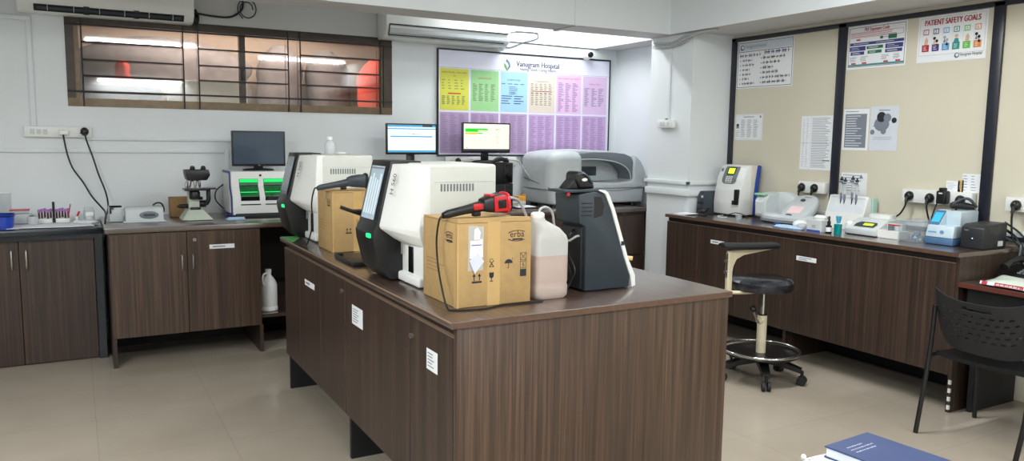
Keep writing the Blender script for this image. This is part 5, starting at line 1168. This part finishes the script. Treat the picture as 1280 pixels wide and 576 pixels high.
cc_ = thing('clear_container', 'clear plastic container on the right-hand counter, left of the blue photometer', 'container', (4.63, 3.04, Z1))
b = MB(); b.box(4.555, 4.75, 2.980, 3.12, Z1, Z1+.125, CLEAR, .006); b.build('container_body', cc_)
b = MB(); b.box(4.55, 4.755, 2.978, 3.125, Z1+.125, Z1+.135, CLEAR, .004); b.build('lid', cc_)
b = MB()
random.seed(3)
for k in range(14): b.sphere((4.565+.03*random.random(), 2.985+.05*random.random(), Z1+.012+.05*random.random()), .009, STEELB if k % 3 else PALEB, 8, 6)
st_ = tag(b.build('blue_caps'), 'heap of tiny blue caps inside the clear container', 'caps', None, 'stuff')
# photometer
ph = thing('photometer', 'pale blue and white photometer with a turquoise screen near the end of the counter', 'analyser', (4.75, 2.82, Z1))
lo = [(4.60,2.787),(4.60,2.972),(4.92,2.972),(4.92,2.825)]
b = MB(); b.prism(lo, 'xy', Z1+.001, .985, STEELB, .008, 2); b.build('base', ph)
b = MB(); b.prism([(4.603,2.789),(4.603,2.970),(4.92,2.970),(4.92,2.827)], 'xy', .985, 1.06, ICEB, .008, 2, [(4.62,2.795),(4.62,2.966),(4.92,2.966),(4.92,2.829)])
b.prism([(4.625,1.055),(4.70,1.145),(4.75,1.15),(4.75,1.055)], 'xz', 2.90, 2.966, ICEB, .005, 2); b.prism([(4.70,2.808),(4.70,2.905),(4.92,2.905),(4.92,2.829)], 'xy', 1.055, 1.145, ICEB, .008, 2); b.build('housing', ph)
b = MB(); dv_ = Vector((.075,0,.09)).normalized(); nn_ = Vector((-dv_.z,0,dv_.x)); sh = Sheet(b, Vector((4.625,2.965,1.055))+nn_*.0015, (0,-1,0), dv_, nn_)
sh.rect(0,.0,.065,.116,STEELB,1); sh.rect(.007,.025,.058,.10,SCRT,2); b.build('touchscreen', ph)
b = MB(); b.cyl((4.612,2.865,1.02),(4.605,2.865,1.018),.012,BLUESOFT,18); b.box(4.608,4.613,2.90,2.955,1.012,1.02,BLUESOFT); b.build('badge', ph)
# black box printer
bp_ = thing('thermal_printer', 'black box printer with a blue light at the near end of the right-hand counter', 'printer', (4.73, 2.69, Z1))
b = MB(); b.prism([(4.622,Z1),(4.622,1.066),(4.66,1.085),(4.86,1.092),(4.86,Z1)], 'xz', 2.618, 2.757, mat('charcoal_plastic',(38,39,43),.45), .008, 2); b.build('housing', bp_)
b = MB(); b.box(4.620,4.6225,2.682,2.687,1.0,1.005,LEDB); b.box(4.6205,4.6225,2.71,2.735,1.045,1.052,MGREY); b.build('power_light', bp_)
b = MB(); b.box(4.77,4.82,2.6165,2.6185,.955,.985,PGREY); b.build('rating_label', bp_)
# adapters, sockets, plugs with cables on the board wall
g1 = board('white socket box on the cream board wall behind the rounded analyser', 4.0, 4.245, 1.168, 1.255, 'y', (), (4.19, 4.08))
g2 = board('long white socket box on the cream board wall above the blue photometer', 2.885, 3.365, 1.160, 1.250, 'y', (), (3.30, 3.155, 3.04, 2.95))
g3 = board('white socket box on the cream board wall right of the last batten', 2.44, 2.68, 1.155, 1.243, 'y', (2.48,), (2.61, 2.53))
def wplug(y, z, pts, label):
    t = thing('power_plug', label, 'plug', (XR-.06, y, z))
    q = MB(); q.rings([[(XR-.059-d, y+r*math.cos(2*PI*i/16), z+r*1.1*math.sin(2*PI*i/16)) for i in range(16)] for d, r in ((0,.028),(.012,.030),(.03,.022),(.037,.012))], BLACK); q.build('plug_body', t)
    q = MB(); q.tube([(XR-.09,y,z-.005),(XR-.097,y,z-.04)], .011, BLACK, 8); q.tube([(XR-.097,y,z-.03)]+pts, .006, BLACK, 8); q.build('cable', t)
wplug(4.20, 1.21, [(4.88,4.20,1.10),(4.90,4.21,1.03),(4.93,4.22,.97)], 'black plug in the left socket of the box behind the rounded analyser')
wplug(4.08, 1.21, [(4.885,4.085,1.12),(4.90,4.09,1.02),(4.92,4.09,.96)], 'black plug in the right socket of the box behind the rounded analyser')
wplug(3.30, 1.205, [(4.885,3.31,1.13),(4.90,3.36,1.07),(4.92,3.44,1.04),(4.92,3.55,1.02),(4.92,3.66,.965)], 'leftmost black plug in the long socket box, cable curving left')
wplug(3.155, 1.2, [(4.885,3.15,1.12),(4.90,3.135,1.04),(4.915,3.12,.96)], 'second black plug from the left in the long socket box')
wplug(2.95, 1.20, [(4.885,2.955,1.15),(4.90,2.96,1.13),(4.93,2.965,1.10)], 'rightmost black plug in the long socket box')
wplug(2.61, 1.195, [(4.885,2.612,1.1),(4.90,2.605,1.0),(4.93,2.572,.94),(4.94,2.565,.9),(4.95,2.56,.79)], 'black plug in the socket box right of the last batten')
t = thing('power_adapter', 'chunky black power adapter plugged into the long socket box', 'adapter', (XR-.07, 3.05, 1.21))
q = MB(); q.box(XR-.115,XR-.059,3.02,3.085,1.17,1.255,BLACK,.01,3); q.box(XR-.112,XR-.07,3.035,3.07,1.25,1.275,BLACK,.006); q.box(XR-.1165,XR-.114,3.04,3.065,1.235,1.243,PGREY); q.build('adapter_body', t)
q = MB(); q.tube([(XR-.08,3.09,1.18),(4.90,3.11,1.12),(4.905,3.13,1.05),(4.91,3.13,.96)], .004, BLACK, 6); q.build('cable', t)
b = MB(); b.tube([(4.80,2.94,1.17),(4.83,2.91,1.175),(4.86,2.87,1.17),(4.88,2.835,1.165)], .022, BLACK, 10, rad=[.018,.024,.022,.014]); b.tube([(4.80,2.93,1.185),(4.85,2.89,1.215),(4.87,2.86,1.21),(4.90,2.835,1.165)], .009, DGREY, 8); tag(b.build('cable_bundle'), 'black adapter and bundled cable lying on top of the blue photometer', 'cables')
b = MB(); b.tube([(4.86,2.66,1.06),(4.92,2.62,1.02),(4.94,2.572,.95),(4.94,2.565,.92),(4.93,2.56,.80),(4.90,2.55,.779)], .009, BLACK, 8); b.tube([(4.90,2.66,1.09),(4.94,2.59,1.03),(4.95,2.555,.97),(4.95,2.54,.80)], .006, BLACK, 8); b.tube([(4.87,2.64,1.0),(4.93,2.58,.965),(4.92,2.565,.93),(4.90,2.56,.85),(4.94,2.56,.785)], .008, DGREY, 8)
tag(b.build('cable_bundle'), 'dark cables hanging off the near end of the right-hand counter onto the desk', 'cables')
# desk things
tp = thing('telephone', 'black desk telephone on the dark desk beside the counter end', 'telephone', (4.82, 2.46, .776))
b = MB(); b.prism([(4.70,.776),(4.70,.80),(4.90,.85),(4.93,.845),(4.93,.776)], 'xz', 2.33, 2.57, BLACK, .006, 2); b.build('body', tp)
b = MB(); b.tube([(4.70,2.53,.845),(4.75,2.53,.872),(4.83,2.53,.885),(4.90,2.53,.885)], .02, BLACK, 10, rad=[.026,.016,.016,.026]); b.build('handset', tp)
for r in range(4):
    for c in range(3):
        b = MB(); x = 4.745+.026*r; b.box(x-.008, x+.008, 2.47-.03*c-.010, 2.47-.03*c+.010, .80+.25*(x-4.70)+.002, .80+.25*(x-4.70)+.011, MGREY, .002, 1); b.build('key', tp)
pk = thing('plastic_packet', 'flat white plastic packet with a red printed band, lying on the dark desk', 'packet', (4.53, 2.37, .776))
b = MB(); b.rings([[(4.53+hx*math.copysign(abs(math.cos(a))**.4, math.cos(a)), 2.33+hy*math.copysign(abs(math.sin(a))**.4, math.sin(a))+.05*math.cos(a), z+.006*math.sin(3*a)) for a in [2*PI*i/28 for i in range(28)]] for hx, hy, z in ((.15,.19,.783),(.16,.20,.788),(.12,.16,.805),(.04,.06,.815))], mat('pale_packet',(214,226,214),.35,noise=.05)); b.build('packet_body', pk)
b = MB(); sh = Sheet(b, (4.375,2.50,.783), (0,-1,0), (.35,0,.94), (-.94,0,.35), .001)
sh.rect(.02,.002,.32,.02,PAPER,3); sh.rect(.03,.001,.06,.021,INKR,4); sh.rect(.10,.001,.25,.021,INKR,4); sh.script(.11,.005,.24,.013,PAPER,5); b.build('printed_band', pk)

# ------------------------------------------------------------------ stool
sx, sy = 3.885, 3.58
so_ = thing('laboratory_stool', 'swivel lab stool with wrapped black seat, arm pad, foot ring and castors', 'stool', (sx, sy, 0))
b = MB(); b.lathe([(.15,0),(.19,.008),(.203,.035),(.201,.060),(.18,.080),(.08,.088)], (sx-.02,sy,.598), VINYL, 40); b.build('seat', so_)
b = MB(); b.cyl((sx,sy,.40),(sx,sy,.59),.017,CHROME,16); b.lathe([(.12,0),(.12,.008)], (sx,sy,.589), BLACKM, 20); b.build('gas_lift', so_)
b = MB(); b.cyl((sx,sy,.18),(sx,sy,.43),.031,CREAMP,20); b.cyl((sx,sy,.425),(sx,sy,.437),.029,BLACK,18); b.build('column', so_)
b = MB(); b.tube([(sx-.02,sy-.01,.395),(sx-.06,sy-.02,.395),(sx-.115,sy-.03,.475)], .007, SATIN, 8); b.box(sx-.05,sx-.01,sy-.03,sy+.01,.385,.41,CREAMP,.005); lv = b.build('lever', so_)
b = MB(); b.sphere((sx-.12,sy-.03,.487), .022, BLACK, 14, 8); b.build('lever_knob', lv)
b = MB(); b.tube([(sx+.245*math.cos(2*PI*i/28), sy+.245*math.sin(2*PI*i/28), .20) for i in range(28)], .009, CHROME, 10, 2, True)
b.build('foot_ring', so_)
b = MB(); b.lathe([(.238,0),(.238,.006)], (sx,sy,.176), mat('black_foot_plate',(16,16,18),.3), 36); b.build('foot_plate', so_)
angs = [math.radians(a) for a in (-58, 15, 88, 160, 232)]
for a in angs:
    c, s = math.cos(a), math.sin(a)
    b = MB(); b.rings([[(sx+c*d-s*w_*k, sy+s*d+c*w_*k, z+dz) for k, dz in ((-1,-hz),(1,-hz),(1,hz),(-1,hz))] for d, w_, hz, z in ((.02,.035,.022,.145),(.15,.03,.018,.125),(.26,.024,.014,.095))], BLACK, smooth=False); b.build('leg', so_)
    b = MB(); px_, py_ = sx+c*.265, sy+s*.265
    for k in (-1, 1): b.cyl((px_-s*k*.008, py_+c*k*.008, .031),(px_-s*k*.026, py_+c*k*.026, .031), .030, BLACKM, 18)
    b.cyl((px_,py_,.04),(px_,py_,.095),.010,BLACK,10); b.build('castor', so_)
b = MB(); b.tube([(sx,sy,.592),(sx-.15,sy,.592),(sx-.30,sy,.606)], .012, CREAMP, 8); b.box(sx-.335,sx-.295,sy-.012,sy+.012,.60,.86,CREAMP,.004)
b.prism([(sx-.335,.86),(sx-.335,.70),(sx-.30,.70),(sx-.285,.77),(sx-.26,.815),(sx-.2,.838),(sx-.02,.855),(sx+.06,.862),(sx+.06,.872),(sx-.335,.872)], 'xz', sy-.008, sy+.008, CREAMP, .002, 1); b.build('arm_bracket', so_)
b = MB()
for z in (.74,.81): b.cyl((sx-.35,sy,z),(sx-.335,sy,z),.011,SATIN,12)
b.build('bolt', so_)
b = MB(); rs = []
for k in range(15):
    t_ = k/14; x = sx-.40+.51*t_; yy = sy-.02+.05*(t_-.3)**2; zc = .905-.022*t_+.008*(1-t_)**4
    hw = .05*(1 if 0 < k < 14 else .6); hz = .020*(1 if 0 < k < 14 else .6)
    rs.append([(x, yy+hw*math.copysign(abs(math.cos(a))**.6, math.cos(a)), zc+hz*math.copysign(abs(math.sin(a))**.6, math.sin(a))) for a in [2*PI*i/18 for i in range(18)]])
b.rings(rs, BLACKM); b.build('arm_pad', so_)

# ------------------------------------------------------------------ chair
chr_ = thing('plastic_chair', 'black plastic chair with perforated backrest in front of the dark desk', 'chair', (4.2, 2.22, 0))
NU, NV = 44, 26
def back_pt(u, v):     # u along the width, v from bottom to top
    y = 2.472 - .475*u; c = 4*(u-.5)**2
    zt = .757 + .042*c**1.5; zb = .485 + .085*c**2.6
    z = zb + (zt-zb)*v
    x = 3.985 - .045*v + .03*c - .03*(1-c)*.5 + .03*(1-v)**2
    return (x, y, z)
bm = bmesh.new(); G = [[bm.verts.new(back_pt(i/NU, j/NV)) for j in range(NV+1)] for i in range(NU+1)]
for i in range(NU):
    for j in range(NV):
        u, v = (i+.5)/NU, (j+.5)/NV
        if .14 < abs(u-.5)*0 + u*0 + .2 and .84 < v < .92 and .33 < u < .67: continue
        if .10 < u < .90 and .25 < v < .76 and j % 3 == 1 and (i + (j//3 % 2)*2) % 4 < 2: continue
        bm.faces.new((G[i][j], G[i+1][j], G[i+1][j+1], G[i][j+1]))
bmesh.ops.recalc_face_normals(bm, faces=bm.faces[:])
bmesh.ops.solidify(bm, geom=bm.faces[:], thickness=.008)
b = MB(); b.addbm(bm, BLACKM, True); b.build('backrest', chr_)
b = MB(); rs = []
for k in range(13):
    t_ = k/12; x = 4.0+.43*t_; z = .452 - .012*math.sin(PI*t_) + (.008 if t_ > .9 else 0) - .03*max(0, t_-.85)
    rs.append([(x, 2.47-.46*s_, z-.012*math.sin(PI*s_)) for s_ in [i/16 for i in range(17)]]+[(x, 2.47-.46*s_, z-.012*math.sin(PI*s_)-.022) for s_ in [1-i/16 for i in range(17)]])
b.rings(rs, BLACK); b.build('seat', chr_)
for y, yf in ((2.487, 2.482), (1.985, 1.99)):
    b = MB(); b.tube([(3.91 if y > 2.2 else 3.985, y+(.005 if y > 2.2 else .03), .003), (3.945 if y > 2.2 else 3.985, y, .25), (3.975, y, .45), (3.985, y-(.005 if y > 2.2 else -.005), .70)], .0125, BLACK, 12); b.build('rear_leg', chr_)
    b = MB(); b.tube([(4.436, yf, .003), (4.42, yf, .25), (4.39, yf, .425)], .0125, BLACK, 12); b.build('front_leg', chr_)
    b = MB(); b.tube([(3.965, y, .425), (4.18, y, .424), (4.40, yf, .424)], .0125, BLACK, 12); b.build('seat_rail', chr_)
b = MB(); b.cyl((4.30,2.485,.424),(4.30,1.99,.424),.011,BLACK,10); b.cyl((4.05,2.485,.424),(4.05,1.99,.424),.011,BLACK,10); b.build('cross_bar', chr_)

# ------------------------------------------------------------------ table with book in the foreground
ft = thing('side_table', 'small pale side table just below the frame carrying the blue book', 'table', (1.56, .85, 0))
b = MB(); b.box(1.22, 1.90, .5, 1.20, .695, .72, LGREY, .004); b.build('tabletop', ft)
for x in (1.26, 1.86):
    for y in (.54, 1.16):
        b = MB(); b.box(x-.015, x+.015, y-.015, y+.015, 0, .695, LGREY, .002, 1); b.build('leg', ft)
bA, bB, bC = Vector((1.70,1.332,0)), Vector((1.889,1.344,0)), Vector((1.913,1.065,0)); bD = bA + (bC-bB)
bk = thing('blue_book', 'thick dark blue hardback register lying on white papers in the foreground', 'book', (1.80, 1.2, .724))
qd = [(p.x, p.y) for p in (bA, bB, bC, bD)]
cen = sum((Vector(p) for p in qd), Vector((0,0)))/4
ins = [tuple(cen + (Vector(p)-cen)*.965) for p in qd]
b = MB(); b.prism(ins, 'xy', .728, .751, PAPERG); b.build('page_block', bk)
b = MB(); b.prism(qd, 'xy', .751, .7555, BLUEBOOK, .001, 1); b.prism(qd, 'xy', .7245, .728, BLUEBOOK, .001, 1); cv = b.build('cover', bk)
xd = (bB-bA).normalized(); yd = (bA-bD).normalized()
b = MB(); sh = Sheet(b, bA+Vector((0,0,.7556)), xd, yd, (0,0,1), .0004)
for k, (u0, u1) in enumerate(((.035,.10),(.03,.125),(.03,.115))): sh.script(u0, -.045-.015*k, u1, .0065, PAPERG, 1)
b.build('cover_lettering', cv)
b = MB(); random.seed(5)
for k, pts in enumerate(([(1.60,1.06),(1.80,1.02),(1.84,1.36),(1.635,1.335)], [(1.635,1.05),(1.86,1.05),(1.835,1.345),(1.66,1.35)], [(1.62,1.08),(1.78,1.05),(1.80,1.30),(1.648,1.315)])): b.prism(pts, 'xy', .7205+.0012*k, .7214+.0012*k, PAPER)
b.tube([(1.64,1.334,.724),(1.628,1.338,.732),(1.622,1.332,.742)], .006, PAPER, 8); tag(b.build('loose_papers'), 'white loose papers sticking out under the blue book', 'papers')
b = MB(); b.tube([(1.672,1.295,.7285),(1.70,1.25,.7285)], .004, BLACK, 8); b.M = None; tag(b.build('pen'), 'black pen lying on the papers at the edge of the blue book', 'pen')
P_A, P_B, P_C, P_D, P_E, P_F, P_O = 78, 80, 88, 52, 20, 50, 38
# ------------------------------------------------------------------ lamps
def tube_lamp(x, y, z, length, power, label, axis='x', face=(0,0,-1), col=(.95,.985,1.0)):
    t = thing('tube_light', label, 'light', (x, y, z))
    q = MB(); h = length/2
    if axis == 'x': q.box(x-h-.03, x+h+.03, y-.03, y+.03, z, z+.05, WHITE, .006)
    else: q.box(x-.03, x+.03, y-h-.03, y+h+.03, z, z+.05, WHITE, .006)
    q.build('fitting', t)
    q = MB(); d = Vector((1,0,0)) if axis == 'x' else Vector((0,1,0)); c = Vector((x,y,z-.02)); q.cyl(c-d*h, c+d*h, .014, TUBE, 12); q.build('tube', t)
    L = bpy.data.lights.new('tube_glow', 'AREA'); L.shape = 'RECTANGLE'; L.size = length; L.size_y = .12; L.energy = power; L.color = col
    o = bpy.data.objects.new('tube_glow', L); COL.objects.link(o); o.location = (x, y, z-.045)
    if axis == 'y': o.rotation_euler = (0, 0, PI/2)
    if face != (0,0,-1): o.rotation_euler = Vector(face).to_track_quat('-Z', 'Y').to_euler()
    return t
tube_lamp(.96, .3, 2.92, 1.5, P_A, 'ceiling tube light above and behind the viewer')
tube_lamp(3.6, -.9, 2.92, 1.5, P_B, 'ceiling tube light to the right behind the viewer')
tube_lamp(-1.3, 2.2, 2.92, 1.5, P_C, 'added unseen ceiling tube light at the left side of the room', 'y')  # unseen lamp added to brighten the room from the left
tube_lamp(2.9, 3.0, 2.92, 1.5, P_D, 'added unseen ceiling tube light over the middle of the room')  # unseen lamp added for light over the middle
tube_lamp(3.7, 6.1, 2.92, 1.3, P_E, 'ceiling tube light hidden behind the beam above the wall chart')
tube_lamp(1.2, -3.5, 2.60, 1.5, P_F, 'ceiling tube light at the back of the room')
tube_lamp(1.3, 6.9, 2.70, 1.5, P_O, 'added unseen tube light for the store behind the window', col=(1.0,.9,.8))  # lamp added so that things behind the glass are lit
W = bpy.data.worlds.new('world'); S.world = W; W.use_nodes = True
W.node_tree.nodes['Background'].inputs[0].default_value = (.8,.88,1,1); W.node_tree.nodes['Background'].inputs[1].default_value = .3
